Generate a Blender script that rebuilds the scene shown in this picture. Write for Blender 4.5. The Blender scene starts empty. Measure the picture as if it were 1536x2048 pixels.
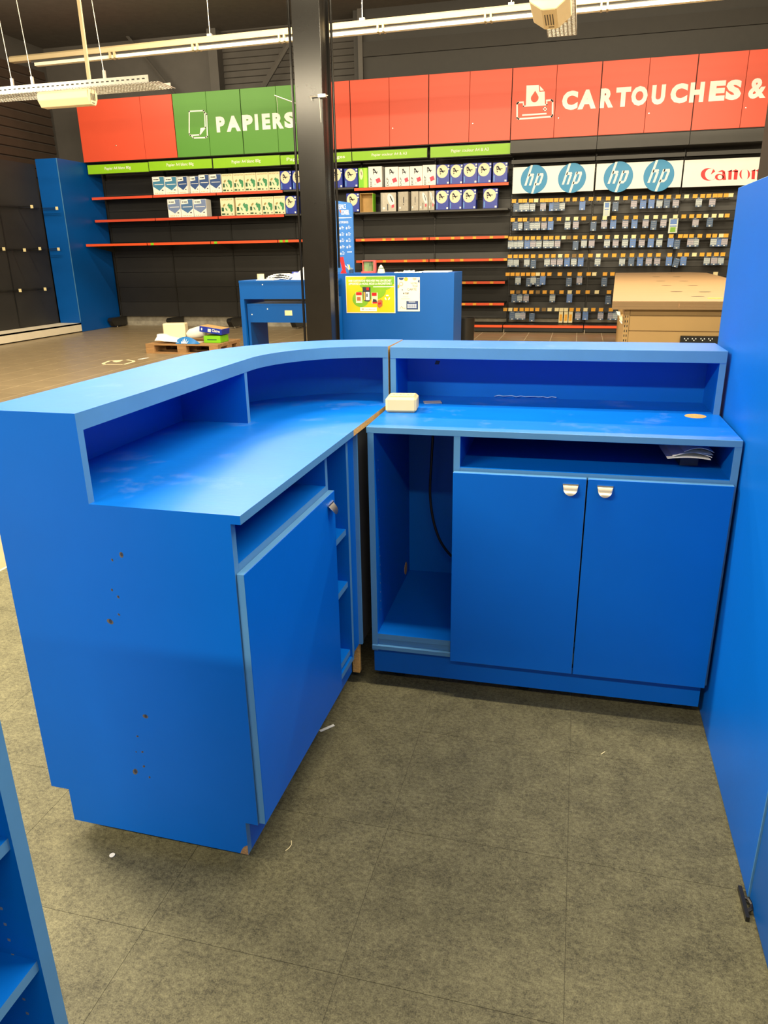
import bpy, bmesh, math, random
from mathutils import Vector, Matrix
random.seed(7)
SC = bpy.context.scene
COL = SC.collection

# ------------------------------------------------------------------ camera
CAM = Vector((0.58989, -2.05006, 1.37238))
RV = Vector((0.9688337, 0.2472079, -0.0157929))
UV = Vector((-0.0679186, 0.3264101, 0.9427850))
FV = Vector((-0.2382189, 0.9123293, -0.3330271))
FPX = 1461.46
cd = bpy.data.cameras.new('camera'); cam = bpy.data.objects.new('camera', cd); COL.objects.link(cam)
cd.sensor_fit = 'VERTICAL'; cd.sensor_height = 36.0; cd.lens = 36.0 * FPX / 2048.0
cd.clip_start = 0.05; cd.clip_end = 100
M = Matrix((RV, UV, -FV)).transposed().to_4x4(); M.translation = CAM
cam.matrix_world = M
SC.camera = cam

# ------------------------------------------------------------------ world, exposure, lamps
w = bpy.data.worlds.new('world'); SC.world = w; w.use_nodes = True
w.node_tree.nodes['Background'].inputs[0].default_value = (1.0, 0.86, 0.62, 1)
w.node_tree.nodes['Background'].inputs[1].default_value = 0.05
SC.view_settings.view_transform = 'Standard'; SC.view_settings.look = 'None'
SC.view_settings.exposure = 1.55; SC.view_settings.gamma = 1.0
SC.view_settings.use_curve_mapping = False
LAMP = (1.0, 0.85, 0.59)
# the hall's rows of fluorescent strips, the last an unseen one added to brighten the left sign: (x0, x1, y, z, watts)
ROWS = [(-2.9, 0.6, 3.4, 4.3, 50), (1.0, 4.4, 3.4, 4.3, 120), (-8.6, -5.6, 3.0, 3.72, 85),
        (-4.6, -1.2, 0.2, 3.72, 215), (-0.4, 3.2, -0.3, 3.72, 92),
        (-4.2, -0.8, -3.6, 3.3, 190), (0.0, 3.4, -3.6, 3.3, 55),
        (-4.3, -0.6, 5.6, 4.5, 140), (0.0, 3.7, 5.6, 4.5, 170), (-9.4, -5.0, 8.6, 5.05, 85)]

# ------------------------------------------------------------------ measuring helpers (photo pixel -> point on a real plane)
def ray(px, py): return FV + RV * ((px - 768) / FPX) - UV * ((py - 1024) / FPX)
def on_y(px, py, Y): d = ray(px, py); return CAM + d * ((Y - CAM.y) / d.y)
def on_x(px, py, X): d = ray(px, py); return CAM + d * ((X - CAM.x) / d.x)
def on_z(px, py, Z=0.0): d = ray(px, py); return CAM + d * ((Z - CAM.z) / d.z)

# ------------------------------------------------------------------ materials
def S(r, g, b):
    f = lambda c: (c / 255 / 12.92) if c / 255 <= 0.04045 else ((c / 255 + 0.055) / 1.055) ** 2.4
    return (f(r), f(g), f(b))
MATS = {}
def mat(name, col, rough=0.5, metal=0.0, var=0.0, scale=8.0, bump=0.0, bscale=60.0, col2=None, spec=0.5, detail=4.0, stretch=None, coat=0.0):
    if name in MATS: return MATS[name]
    m = bpy.data.materials.new(name); m.use_nodes = True
    nt = m.node_tree; b = nt.nodes['Principled BSDF']
    b.inputs['Base Color'].default_value = (*col, 1); b.inputs['Roughness'].default_value = rough
    b.inputs['Metallic'].default_value = metal
    b.inputs['Specular IOR Level'].default_value = spec
    b.inputs['Coat Weight'].default_value = coat
    tc = nt.nodes.new('ShaderNodeTexCoord'); src = tc.outputs['Object']
    if stretch:
        mp = nt.nodes.new('ShaderNodeMapping'); mp.inputs['Scale'].default_value = stretch
        nt.links.new(src, mp.inputs['Vector']); src = mp.outputs['Vector']
    if var > 0 or col2:
        n = nt.nodes.new('ShaderNodeTexNoise'); n.inputs['Scale'].default_value = scale; n.inputs['Detail'].default_value = detail
        n.inputs['Roughness'].default_value = 0.65
        nt.links.new(src, n.inputs['Vector'])
        r = nt.nodes.new('ShaderNodeValToRGB')
        c2 = col2 if col2 else tuple(min(1, c * (1 + var)) for c in col)
        c1 = col if col2 else tuple(c * (1 - var) for c in col)
        r.color_ramp.elements[0].color = (*c1, 1); r.color_ramp.elements[1].color = (*c2, 1)
        r.color_ramp.elements[0].position = 0.32; r.color_ramp.elements[1].position = 0.68
        nt.links.new(n.outputs['Fac'], r.inputs['Fac']); nt.links.new(r.outputs['Color'], b.inputs['Base Color'])
    if bump > 0:
        n2 = nt.nodes.new('ShaderNodeTexNoise'); n2.inputs['Scale'].default_value = bscale; n2.inputs['Detail'].default_value = 3
        nt.links.new(src, n2.inputs['Vector'])
        bp = nt.nodes.new('ShaderNodeBump'); bp.inputs['Strength'].default_value = bump; bp.inputs['Distance'].default_value = 0.002
        nt.links.new(n2.outputs['Fac'], bp.inputs['Height']); nt.links.new(bp.outputs['Normal'], b.inputs['Normal'])
    MATS[name] = m
    return m

def vinyl_mat():
    m = bpy.data.materials.new('vinyl'); m.use_nodes = True; nt = m.node_tree; b = nt.nodes['Principled BSDF']
    tc = nt.nodes.new('ShaderNodeTexCoord')
    geo = nt.nodes.new('ShaderNodeNewGeometry')
    def noise(s, d, r=0.6, sx=(1, 1, 1)):
        mp = nt.nodes.new('ShaderNodeMapping'); mp.inputs['Scale'].default_value = sx
        n = nt.nodes.new('ShaderNodeTexNoise'); n.inputs['Scale'].default_value = s; n.inputs['Detail'].default_value = d; n.inputs['Roughness'].default_value = r
        nt.links.new(geo.outputs['Position'], mp.inputs['Vector']); nt.links.new(mp.outputs['Vector'], n.inputs['Vector']); return n
    n1 = noise(13, 8, 0.72); n2 = noise(85, 5, 0.75, (1.0, 1.25, 1)); n3 = noise(330, 3, 0.7)
    mx = nt.nodes.new('ShaderNodeMix'); mx.data_type = 'FLOAT'; mx.inputs[0].default_value = 0.62
    nt.links.new(n1.outputs['Fac'], mx.inputs[2]); nt.links.new(n2.outputs['Fac'], mx.inputs[3])
    mx2 = nt.nodes.new('ShaderNodeMix'); mx2.data_type = 'FLOAT'; mx2.inputs[0].default_value = 0.35
    nt.links.new(mx.outputs[0], mx2.inputs[2]); nt.links.new(n3.outputs['Fac'], mx2.inputs[3])
    r = nt.nodes.new('ShaderNodeValToRGB')
    r.color_ramp.elements[0].position = 0.40; r.color_ramp.elements[0].color = (0.036, 0.034, 0.021, 1)
    r.color_ramp.elements[1].position = 0.61; r.color_ramp.elements[1].color = (0.185, 0.176, 0.103, 1)
    nt.links.new(mx2.outputs[0], r.inputs['Fac']); nt.links.new(r.outputs['Color'], b.inputs['Base Color'])
    b.inputs['Roughness'].default_value = 0.6; b.inputs['Specular IOR Level'].default_value = 0.25
    bp = nt.nodes.new('ShaderNodeBump'); bp.inputs['Strength'].default_value = 0.12; bp.inputs['Distance'].default_value = 0.0006
    nt.links.new(n2.outputs['Fac'], bp.inputs['Height']); nt.links.new(bp.outputs['Normal'], b.inputs['Normal'])
    return m

VINYL = vinyl_mat()
BLUE = mat('blue_laminate', (0.0, 0.112, 0.55), 0.40, var=0.03, scale=3, bump=0.05, bscale=140, spec=0.2)
TOPBLUE = mat('blue_worktop_laminate', (0.0, 0.126, 0.60), 0.40, var=0.05, scale=5, bump=0.10, bscale=45, spec=0.27, stretch=(1, 2.2, 1))
def dusty(m, amount, sc):
    nt = m.node_tree; b = nt.nodes['Principled BSDF']; src = b.inputs['Base Color'].links[0].from_socket
    tc = nt.nodes.new('ShaderNodeTexCoord'); n = nt.nodes.new('ShaderNodeTexNoise'); n.inputs['Scale'].default_value = sc; n.inputs['Detail'].default_value = 6; n.inputs['Roughness'].default_value = .7
    r = nt.nodes.new('ShaderNodeValToRGB'); r.color_ramp.elements[0].position = .56; r.color_ramp.elements[1].position = .82; r.color_ramp.elements[1].color = (amount,) * 3 + (1,)
    mx = nt.nodes.new('ShaderNodeMix'); mx.data_type = 'RGBA'; mx.inputs[7].default_value = (.45, .52, .62, 1)
    nt.links.new(tc.outputs['Object'], n.inputs['Vector']); nt.links.new(n.outputs['Fac'], r.inputs['Fac']); nt.links.new(r.outputs['Color'], mx.inputs[0]); nt.links.new(src, mx.inputs[6]); nt.links.new(mx.outputs[2], b.inputs['Base Color'])
dusty(TOPBLUE, .2, 5.5)
EDGE = mat('blue_edging', (0.07, 0.22, 0.46), 0.45, var=0.04, scale=9, spec=0.3)
DESKBLUE = mat('blue_desk_laminate', (0.0005, 0.085, 0.38), 0.4, var=0.03, scale=3, spec=0.3)
CHIP = mat('raw_chipboard', (0.52, 0.30, 0.09), 0.85, var=0.3, scale=150)
CHIPD = mat('chipped_board', (0.30, 0.18, 0.09), 0.9, var=0.35, scale=200)
BLACK = mat('black_paint', (0.020, 0.019, 0.018), 0.55, var=0.15, scale=2)
BLACK2 = mat('black_panel', (0.025, 0.0235, 0.021), 0.5, var=0.1, scale=3, spec=0.3)
GREYP = mat('dark_grey_panel', (0.05, 0.049, 0.047), 0.5, var=0.08, scale=3)
WALLD = mat('dark_wall_paint', (0.075, 0.068, 0.062), 0.6, var=0.12, scale=1.5)
CEILM = mat('dark_ceiling_paint', (0.10, 0.09, 0.08), 0.8, var=0.1)
COLM = mat('column_gloss_paint', (0.010, 0.009, 0.008), 0.22, spec=0.3, var=0.1, scale=4, bump=0.08, bscale=30)
WHITEWALL = mat('pale_wall_paint', (0.6, 0.58, 0.54), 0.8, var=0.04)
RED = mat('red_panel', S(216, 78, 50), 0.45, var=0.02, scale=2)
GREEN = mat('green_panel', S(84, 146, 52), 0.45, var=0.02, scale=2)
LIME = mat('lime_sign', S(142, 200, 20), 0.45, var=0.02)
CREAM = mat('cream_plastic', S(236, 222, 186), 0.45, var=0.02)
WHITE = mat('white_print', (0.86, 0.86, 0.84), 0.5, var=0.02)
PAPER = mat('white_paper', (0.82, 0.83, 0.80), 0.7, var=0.03)
ORANGE = mat('orange_strip', S(235, 84, 34), 0.5, var=0.03)
REDSTRIP = mat('red_strip', S(220, 78, 48), 0.5, var=0.03)
STEEL = mat('brushed_steel', (0.72, 0.68, 0.60), 0.28, 1.0, var=0.05, scale=200, stretch=(1, 1, 12))
GALV = mat('galvanised_wire', (0.62, 0.60, 0.55), 0.4, 0.8, var=0.1, scale=40)
LUMI = mat('luminaire_enamel', S(186, 168, 132), 0.4, var=0.02)
DECKW = mat('cream_deck', S(236, 226, 205), 0.5, var=0.03)
CONC = mat('concrete', (0.34, 0.31, 0.25), 0.9, var=0.25, scale=9, bump=0.3, bscale=30)
WOOD = mat('pallet_wood', (0.36, 0.20, 0.08), 0.8, var=0.3, scale=6, stretch=(1, 8, 8))
BEIGE = mat('beige_metal', S(164, 134, 86), 0.5, var=0.04, scale=2)
BOARD = mat('pale_wood_board', S(134, 108, 74), 0.55, var=0.06, scale=4, stretch=(1, 9, 1))
BOARDHOLE = mat('board_slot_dark', (0.03, 0.022, 0.012), 0.9, var=0.2)
TAN = mat('tan_floor_tile', (0.28, 0.215, 0.13), 0.33, var=0.07, scale=3, bump=0.05, bscale=12, spec=0.35)
GROUT = mat('grout', (0.62, 0.52, 0.36), 0.9, var=0.1)
JOINT = mat('vinyl_joint', (0.04, 0.037, 0.026), 0.9, var=0.1)
BLKP = mat('black_plastic', (0.012, 0.012, 0.012), 0.35, var=0.1)
HPB = mat('logo_blue', S(20, 135, 190), 0.45, var=0.01)
CANR = mat('logo_red', S(225, 20, 25), 0.45, var=0.01)
RB = mat('ream_blue', S(25, 50, 165), 0.4, var=0.05)
RBL = mat('ream_slate_blue', S(78, 118, 168), 0.45, var=0.04)
RBD = mat('ream_navy', S(52, 82, 140), 0.45, var=0.04)
RBV = mat('ream_lavender', S(118, 138, 182), 0.45, var=0.04)
RBT = mat('ream_teal_blue', S(66, 132, 172), 0.45, var=0.04)
RG = mat('ream_map_green', S(62, 145, 100), 0.5, var=0.15, scale=40)
RGD = mat('ream_dark_green', S(30, 85, 55), 0.5, var=0.1)
RGY = mat('ream_grey_wrap', S(178, 172, 158), 0.35, var=0.1, scale=20)
LEAF = mat('ream_lime_green', S(125, 205, 30), 0.45, var=0.05)
PINK = mat('pink_print', S(222, 60, 90), 0.5, var=0.03)
KRAFT = mat('kraft_cardboard', S(196, 160, 105), 0.8, var=0.06, scale=10)
GOLD = mat('gold_print', S(220, 175, 60), 0.5, var=0.03)
INK = mat('dark_ink', (0.02, 0.025, 0.045), 0.6, var=0.05)
YEL = mat('yellow_print', S(226, 190, 0), 0.45, col2=S(208, 190, 8), scale=2.2)
PGRN = mat('poster_green', S(104, 168, 34), 0.45, col2=S(134, 178, 34), scale=5)
NAVY = mat('navy_print', S(40, 66, 120), 0.5, var=0.03)
TAGO = mat('tag_amber', S(236, 170, 45), 0.5, var=0.08, scale=30)
TAGW = mat('tag_cream', S(240, 225, 175), 0.5, var=0.03)
TAGD = mat('tag_dull', S(130, 100, 45), 0.5, var=0.1)
C1 = mat('card_pale', S(190, 200, 205), 0.4, var=0.08, scale=50)
C2 = mat('card_blue', S(90, 130, 200), 0.4, var=0.06, scale=50)
C3 = mat('card_slate', S(70, 95, 130), 0.4, var=0.1, scale=50)
C4 = mat('card_mauve', S(178, 172, 185), 0.4, var=0.08, scale=50)
SILV = mat('card_blister', S(205, 215, 205), 0.2, var=0.2, scale=60)
REDP = mat('red_plastic', S(205, 25, 30), 0.35, var=0.03)
BULB = mat('lamp_diffuser', S(250, 240, 215), 0.5)

# ------------------------------------------------------------------ mesh builder
class MB:
    def __init__(s): s.v = []; s.f = []; s.m = []
    def face(s, pts, m=0):
        i = len(s.v); s.v += [tuple(p) for p in pts]; s.f.append(tuple(range(i, i + len(pts)))); s.m.append(m)
    def box(s, x0, x1, y0, y1, z0, z1, m=0, fm=None):
        fm = fm or {}
        i = len(s.v)
        s.v += [(x0, y0, z0), (x1, y0, z0), (x1, y1, z0), (x0, y1, z0), (x0, y0, z1), (x1, y0, z1), (x1, y1, z1), (x0, y1, z1)]
        for k, q in (('-z', (3, 2, 1, 0)), ('+z', (4, 5, 6, 7)), ('-y', (0, 1, 5, 4)), ('+x', (1, 2, 6, 5)), ('+y', (2, 3, 7, 6)), ('-x', (3, 0, 4, 7))):
            s.f.append(tuple(i + a for a in q)); s.m.append(fm.get(k, m))
        return s
    def prism(s, poly, a0, a1, axis='z', m=0, sides=None):
        """extrude a CCW polygon; axis z: (x,y); axis y: (x,z); axis x: (y,z)"""
        P = {'z': lambda p, a: (p[0], p[1], a), 'y': lambda p, a: (p[0], a, p[1]), 'x': lambda p, a: (a, p[0], p[1])}[axis]
        n = len(poly); i = len(s.v)
        s.v += [P(p, a0) for p in poly] + [P(p, a1) for p in poly]
        s.f.append(tuple(i + n - 1 - k for k in range(n))); s.m.append(m)
        s.f.append(tuple(i + n + k for k in range(n))); s.m.append(m)
        for k in range(n):
            j = (k + 1) % n
            s.f.append((i + k, i + j, i + n + j, i + n + k)); s.m.append(sides[k] if sides else m)
        return s
    def tube(s, pts, r, n=8, m=0):
        pts = [Vector(p) for p in pts]; i0 = len(s.v); prev = None
        for k, p in enumerate(pts):
            t = (pts[min(k + 1, len(pts) - 1)] - pts[max(k - 1, 0)]).normalized()
            if prev is None:
                a = t.orthogonal().normalized()
            else:
                a = (prev - t * prev.dot(t)).normalized()
            prev = a; b = t.cross(a)
            for q in range(n):
                an = 2 * math.pi * q / n; s.v.append(tuple(p + (a * math.cos(an) + b * math.sin(an)) * r))
        for k in range(len(pts) - 1):
            for q in range(n):
                q2 = (q + 1) % n
                s.f.append((i0 + k * n + q, i0 + k * n + q2, i0 + (k + 1) * n + q2, i0 + (k + 1) * n + q)); s.m.append(m)
        s.f.append(tuple(i0 + n - 1 - q for q in range(n))); s.m.append(m)
        e = i0 + (len(pts) - 1) * n; s.f.append(tuple(e + q for q in range(n))); s.m.append(m)
        return s
    def lathe(s, prof, c, n=20, m=0, sx=1, sy=1):
        i = len(s.v)
        for r, z in prof:
            for q in range(n):
                a = 2 * math.pi * q / n; s.v.append((c[0] + r * sx * math.cos(a), c[1] + r * sy * math.sin(a), c[2] + z))
        for k in range(len(prof) - 1):
            for q in range(n):
                q2 = (q + 1) % n; s.f.append((i + k * n + q, i + k * n + q2, i + (k + 1) * n + q2, i + (k + 1) * n + q)); s.m.append(m)
        s.f.append(tuple(i + n - 1 - q for q in range(n))); s.m.append(m)
        e = i + (len(prof) - 1) * n; s.f.append(tuple(e + q for q in range(n))); s.m.append(m)
        return s
    # flat print facing -y: polygon in (x,z) at plane y
    def flat(s, poly, y, m=0):
        a = sum(poly[k][0] * poly[(k + 1) % len(poly)][1] - poly[(k + 1) % len(poly)][0] * poly[k][1] for k in range(len(poly)))
        if a < 0: poly = poly[::-1]
        s.face([(p[0], y, p[1]) for p in poly], m); return s
    def frect(s, x0, x1, z0, z1, y, m=0): return s.flat([(x0, z0), (x1, z0), (x1, z1), (x0, z1)], y, m)
    def fell(s, cx, cz, rx, rz, y, m=0, n=20, rot=0, a0=0, a1=360):
        pts = []
        full = (a1 - a0) >= 360
        for k in range(n if full else n + 1):
            a = math.radians(a0 + (a1 - a0) * k / n); x = rx * math.cos(a); z = rz * math.sin(a)
            pts.append((cx + x * math.cos(rot) - z * math.sin(rot), cz + x * math.sin(rot) + z * math.cos(rot)))
        return s.flat(pts, y, m)
    def fline(s, pts, wd, y, m=0, closed=False):
        n = len(pts); rng = n if closed else n - 1
        for k in range(rng):
            a = Vector(pts[k]); b = Vector(pts[(k + 1) % n]); d = (b - a).normalized(); q = Vector((-d.y, d.x)) * wd / 2; e = d * wd / 2
            s.flat([tuple(a - e - q), tuple(b + e - q), tuple(b + e + q), tuple(a - e + q)], y, m)
        return s
    def text(s, txt, x0, x1, z0, z1, y, m=0, bold=0.0, shear=0.0, depth=0.0):
        cu = bpy.data.curves.new('t', 'FONT'); cu.body = txt; cu.offset = bold; cu.shear = shear; cu.resolution_u = 3
        ob = bpy.data.objects.new('t', cu); me = bpy.data.meshes.new_from_object(ob)
        vs = [v.co.copy() for v in me.vertices]
        if vs:
            ax = min(v.x for v in vs); bx = max(v.x for v in vs); az = min(v.y for v in vs); bz = max(v.y for v in vs)
            kx = (x1 - x0) / max(bx - ax, 1e-6) if x1 is not None else None
            kz = (z1 - z0) / max(bz - az, 1e-6)
            if kx is None: kx = kz
            i = len(s.v)
            s.v += [(x0 + (v.x - ax) * kx, y, z0 + (v.y - az) * kz) for v in vs]
            for p in me.polygons:
                f = [i + q for q in p.vertices]
                n = sum((s.v[f[k]][0] * s.v[f[(k + 1) % len(f)]][2] - s.v[f[(k + 1) % len(f)]][0] * s.v[f[k]][2]) for k in range(len(f)))
                s.f.append(tuple(f) if n > 0 else tuple(f[::-1])); s.m.append(m)
        bpy.data.objects.remove(ob); bpy.data.curves.remove(cu); bpy.data.meshes.remove(me)
        return s
    def rot(s, piv, ang, axis='Z'):
        R = Matrix.Rotation(ang, 3, axis); piv = Vector(piv)
        s.v = [tuple(R @ (Vector(p) - piv) + piv) for p in s.v]; return s
    def build(s, name, mats, parent=None, bevel=0.0, smooth=False, kind=None, org=None, label=None):
        if not isinstance(mats, (list, tuple)): mats = [mats]
        me = bpy.data.meshes.new(name)
        o_ = Vector((0, 0, 0))
        if parent is not None:
            q = parent
            while q.parent: q = q.parent
            if q.get('_abs'): o_ = Vector(q.location)
        elif org is not None: o_ = Vector(org)
        elif kind != 'structure':
            xs = [v[0] for v in s.v]; ys = [v[1] for v in s.v]; zs = [v[2] for v in s.v]
            o_ = Vector(((min(xs) + max(xs)) / 2, (min(ys) + max(ys)) / 2, min(zs)))
        me.from_pydata([tuple(Vector(v) - o_) for v in s.v], [], s.f)
        for m_ in mats: me.materials.append(m_)
        me.polygons.foreach_set('material_index', s.m)
        if bevel > 0:
            bm = bmesh.new(); bm.from_mesh(me)
            bmesh.ops.remove_doubles(bm, verts=bm.verts, dist=1e-6)
            bmesh.ops.bevel(bm, geom=[e for e in bm.edges if e.is_manifold and e.calc_face_angle(0) > 0.5], offset=bevel, segments=1, affect='EDGES', profile=0.5, material=-1)
            bm.to_mesh(me); bm.free()
        if smooth:
            bm = bmesh.new(); bm.from_mesh(me); bmesh.ops.remove_doubles(bm, verts=bm.verts, dist=1e-6); bm.to_mesh(me); bm.free()
            me.polygons.foreach_set('use_smooth', [True] * len(me.polygons)); me.set_sharp_from_angle(angle=math.radians(40))
        me.update()
        o = bpy.data.objects.new(name, me); COL.objects.link(o)
        if parent is not None: o.parent = parent
        else: o.location = o_
        if kind: o['kind'] = kind
        if label: o['label'] = label
        return o

def thing(name, label, cat, loc=(0, 0, 0), rz=0.0, group=None, local=False):
    o = bpy.data.objects.new(name, None); COL.objects.link(o); o.location = loc; o.rotation_euler = (0, 0, rz)
    o.empty_display_size = 0.1
    o['label'] = label; o['category'] = cat
    if group: o['group'] = group
    if not local: o['_abs'] = 1
    return o
def tag(o, label, cat, group=None):
    o['label'] = label; o['category'] = cat
    if group: o['group'] = group
    return o
def inst(name, me, loc, parent=None, rz=0.0, scale=None):
    o = bpy.data.objects.new(name, me); COL.objects.link(o); o.location = loc
    if rz: o.rotation_euler = (0, 0, rz)
    if scale: o.scale = scale
    if parent is not None: o.parent = parent
    return o
ORD = ['', 'first', 'second', 'third', 'fourth', 'fifth', 'sixth', 'seventh', 'eighth', 'ninth', 'tenth', 'eleventh', 'twelfth', 'thirteenth', 'fourteenth', 'fifteenth', 'sixteenth', 'seventeenth', 'eighteenth', 'nineteenth', 'twentieth']
def ordinal(n):
    if n <= 20: return ORD[n]
    t = {2: 'twenty', 3: 'thirty', 4: 'forty'}[n // 10]
    return {20: 'twentieth', 30: 'thirtieth', 40: 'fortieth'}[n] if n % 10 == 0 else t + '-' + ORD[n % 10]
def struct(mb, name, m, parent=None, **k): return mb.build(name, m, parent, kind='structure', **k)

# ------------------------------------------------------------------ ROOM SHELL
X_LW, X_RW, Y_BW, Y_FW, Z_C = -10.0, 6.5, 12.45, -6.0, 5.3
fl = struct(MB().box(X_LW, X_RW, Y_FW, Y_BW, -0.08, -0.0015), 'floor', GROUT)
fl_j = MB().box(-1.947, 2.33, -4.66, 2.295, -0.0014, -0.0008).build('vinyl_underlay', JOINT, fl)
# vinyl tiles
TX, TY = 0.4425, 0.41
vt = MB().box(-TX / 2 + .0005, TX / 2 - .0005, -TY / 2 + .0005, TY / 2 - .0005, -0.0008, 0.0).build('vinyl_tile', VINYL, fl)
x0v, y0v = 0.655 - 6 * TX + TX / 2, -1.03 - 8 * TY - TY / 2
first = True
for i in range(10):
    for j in range(17):
        cx, cy = x0v + i * TX, y0v + (j) * TY + TY
        if cx - TX / 2 < -2.0 or cy + TY / 2 > 2.305 or cy - TY / 2 < -4.68: continue
        lo, hi = max(cx - TX / 2, -1.9455), min(cx + TX / 2, 2.33); k_ = (hi - lo) / TX      # edge tiles are cut
        if k_ < .05: continue
        if first: vt.location = ((lo + hi) / 2, cy, 0); vt.scale = (k_, 1, 1); first = False
        else: inst('vinyl_tile', vt.data, ((lo + hi) / 2, cy, 0), fl, scale=(k_, 1, 1))
struct(MB().box(-1.958, -1.945, -4.66, 2.295, -0.0014, 0.0015), 'trim_1', mat('pale_trim', (0.5, 0.44, 0.3), 0.5, var=0.1))
# tan ceramic tiles
TT = 0.415
tl = MB().box(-TT / 2 + .005, TT / 2 - .005, -TT / 2 + .005, TT / 2 - .005, -0.0014, 0.0).build('floor_tile', TAN, fl)
first = True; rest = MB(); cnt = 0
for i in range(-12, 30):
    for j in range(-27, 20):
        cx, cy = -5.21 + TT / 2 + i * TT, 4.25 + TT / 2 + j * TT
        if not (X_LW + .2 < cx < X_RW - .2 and Y_FW + .2 < cy < Y_BW - .1): continue
        h = TT / 2 - .005; VX0, VX1, VY0, VY1 = -1.958, 2.345, -4.675, 2.305
        if cx + h > VX0 and cx - h < VX1 and cy + h > VY0 and cy - h < VY1:      # tiles cut along the vinyl
            xa, xb, ya, yb = cx - h, cx + h, cy - h, cy + h
            if ya < VY0: rest.box(xa, xb, ya, VY0, -0.0014, 0.0); ya = VY0
            if yb > VY1: rest.box(xa, xb, VY1, yb, -0.0014, 0.0); yb = VY1
            if yb - ya > .004 and xa < VX0: rest.box(xa, VX0, ya, yb, -0.0014, 0.0)
            if yb - ya > .004 and xb > VX1: rest.box(VX1, xb, ya, yb, -0.0014, 0.0)
            continue
        vis = cx > -1.94 - (cy - .53) * .861 - .3 and cx < -0.6 and cx > -9.1 and cy > 0.0 and cx < (-4.1 - .0 * cy if cy < 6.5 else (-4.4 if cy < 9.0 else -.6)) + (2.6 if cy < 1.6 else 0)
        if vis and cnt < 296:
            cnt += 1
            if first: tl.location = (cx, cy, 0); first = False
            else: inst('floor_tile', tl.data, (cx, cy, 0), fl)
        else:
            h = TT / 2 - .005; rest.box(cx - h, cx + h, cy - h, cy + h, -0.0014, 0.0)
rest.build('floor_tile_field', TAN, fl, kind='stuff')

wb = struct(MB().box(X_LW, X_RW, Y_BW, Y_BW + .12, 0, Z_C), 'wall_back', WALLD)
xr_rib = on_y(722, 120, Y_BW).x
for k in range(14):   # horizontal siding planks above the cabinets
    z = 3.9 + k * .105
    MB().prism([(Y_BW, z), (Y_BW - .028, z + .012), (Y_BW - .010, z + .098), (Y_BW, z + .10)][::-1], -6.3, xr_rib, 'x').build('siding_plank', WALLD, wb)
wl = struct(MB().box(X_LW - .12, X_LW, Y_FW, Y_BW, 0, Z_C), 'wall_left', WALLD)
brown = mat('brown_siding', (0.055, 0.036, 0.026), 0.5, var=0.12, scale=2)
for k in range(12):
    z = 2.9 + k * .165
    MB().prism([(X_LW, z), (X_LW + .03, z + .015), (X_LW + .012, z + .15), (X_LW, z + .155)], 4.0, Y_BW - .1, 'y').build('siding_plank', brown, wl)
struct(MB().box(X_RW, X_RW + .12, Y_FW, Y_BW, 0, Z_C), 'wall_right', WHITEWALL)
struct(MB().box(X_LW, X_RW, Y_FW - .12, Y_FW, 0, Z_C), 'wall_front', mat('grey_wall_paint', (0.2, 0.19, 0.18), 0.8, var=0.04))
struct(MB().box(X_LW, X_RW, Y_FW, Y_BW, Z_C, Z_C + .1), 'ceiling', CEILM)
# smooth boxed-in duct above the red cabinets
bh = struct(MB().box(xr_rib, X_RW, 12.0, Y_BW, 4.22, Z_C), 'trim_2', mat('duct_paint', (0.026, 0.0235, 0.021), 0.6, var=0.08))
zb = on_y(1000, 75, 11.98).z
MB().box(xr_rib + .15, X_RW, 11.955, 12.0, zb - .12, zb + .1).build('lower_band', mat('band_paint', (0.017, 0.014, 0.011), 0.6, var=0.08), bh)
# roof braces and post on the back wall
def beam(a, b, r, n, m=WALLD): return MB().tube([a, b], r, 6).build(n, m, None, kind='structure')
beam(on_y(200, 5, 12.2), on_y(352, 192, 12.2), .03, 'trim_3')
beam(on_y(578, 85, 12.2), on_y(520, 185, 12.2), .05, 'trim_4')
p = on_y(431, 120, 12.3); struct(MB().box(p.x - .09, p.x + .09, 12.2, 12.44, 3.9, Z_C), 'trim_5', WALLD)
p = on_y(723, 120, 12.0); struct(MB().box(p.x - .04, p.x + .04, 11.93, 12.44, 4.2, Z_C), 'trim_6', WALLD)
struct(MB().box(-9.36, 4.0, 12.36, 12.45, 0, .2), 'baseboard_back', CONC)

# ------------------------------------------------------------------ lamps of the hall
NEAR = {0: 'above the counters, left part', 1: 'above the right partition', 2: 'far left of the hall', 3: 'left of the curved counter', 4: 'straight above the counters', 5: 'behind the counters on the left', 6: 'behind the counters on the right', 7: 'left of the right cable tray, before the column', 8: 'just right of the right cable tray', 9: 'out of view, added to brighten the left red cabinet'}
for k, (xa, xb, y, z, watt) in enumerate(ROWS):
    t = thing('strip_light', 'lit cream fluorescent strip light hung ' + NEAR[k], 'lamp', ((xa + xb) / 2, y, z), group='lit strip lights under the ceiling')
    MB().box(xa, xb, y - .04, y + .04, z, z + .07).build('trunking', LUMI, t)
    MB().box(xa + .1, xb - .1, y - .075, y + .075, z - .012, z).build('reflector', LUMI, t)
    wr = MB()
    for q in (.2, .8): wr.tube([(xa + (xb - xa) * q, y, z + .07), (xa + (xb - xa) * q, y, Z_C - .01)], .003, 5)
    wr.build('suspension_wire', GALV, t)
    for sg in (-1, 1):      # the bare tube shines to both sides of the trunking
        ld = bpy.data.lights.new('strip_lamp', 'AREA'); ld.shape = 'RECTANGLE'; ld.size = xb - xa - .3; ld.size_y = .10
        ld.energy = watt * .5; ld.color = LAMP
        lo = bpy.data.objects.new('strip_lamp', ld); COL.objects.link(lo); lo.location = (0, sg * .04, -0.06); lo.rotation_euler = (sg * math.radians(42), 0, 0); lo.parent = t

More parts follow.
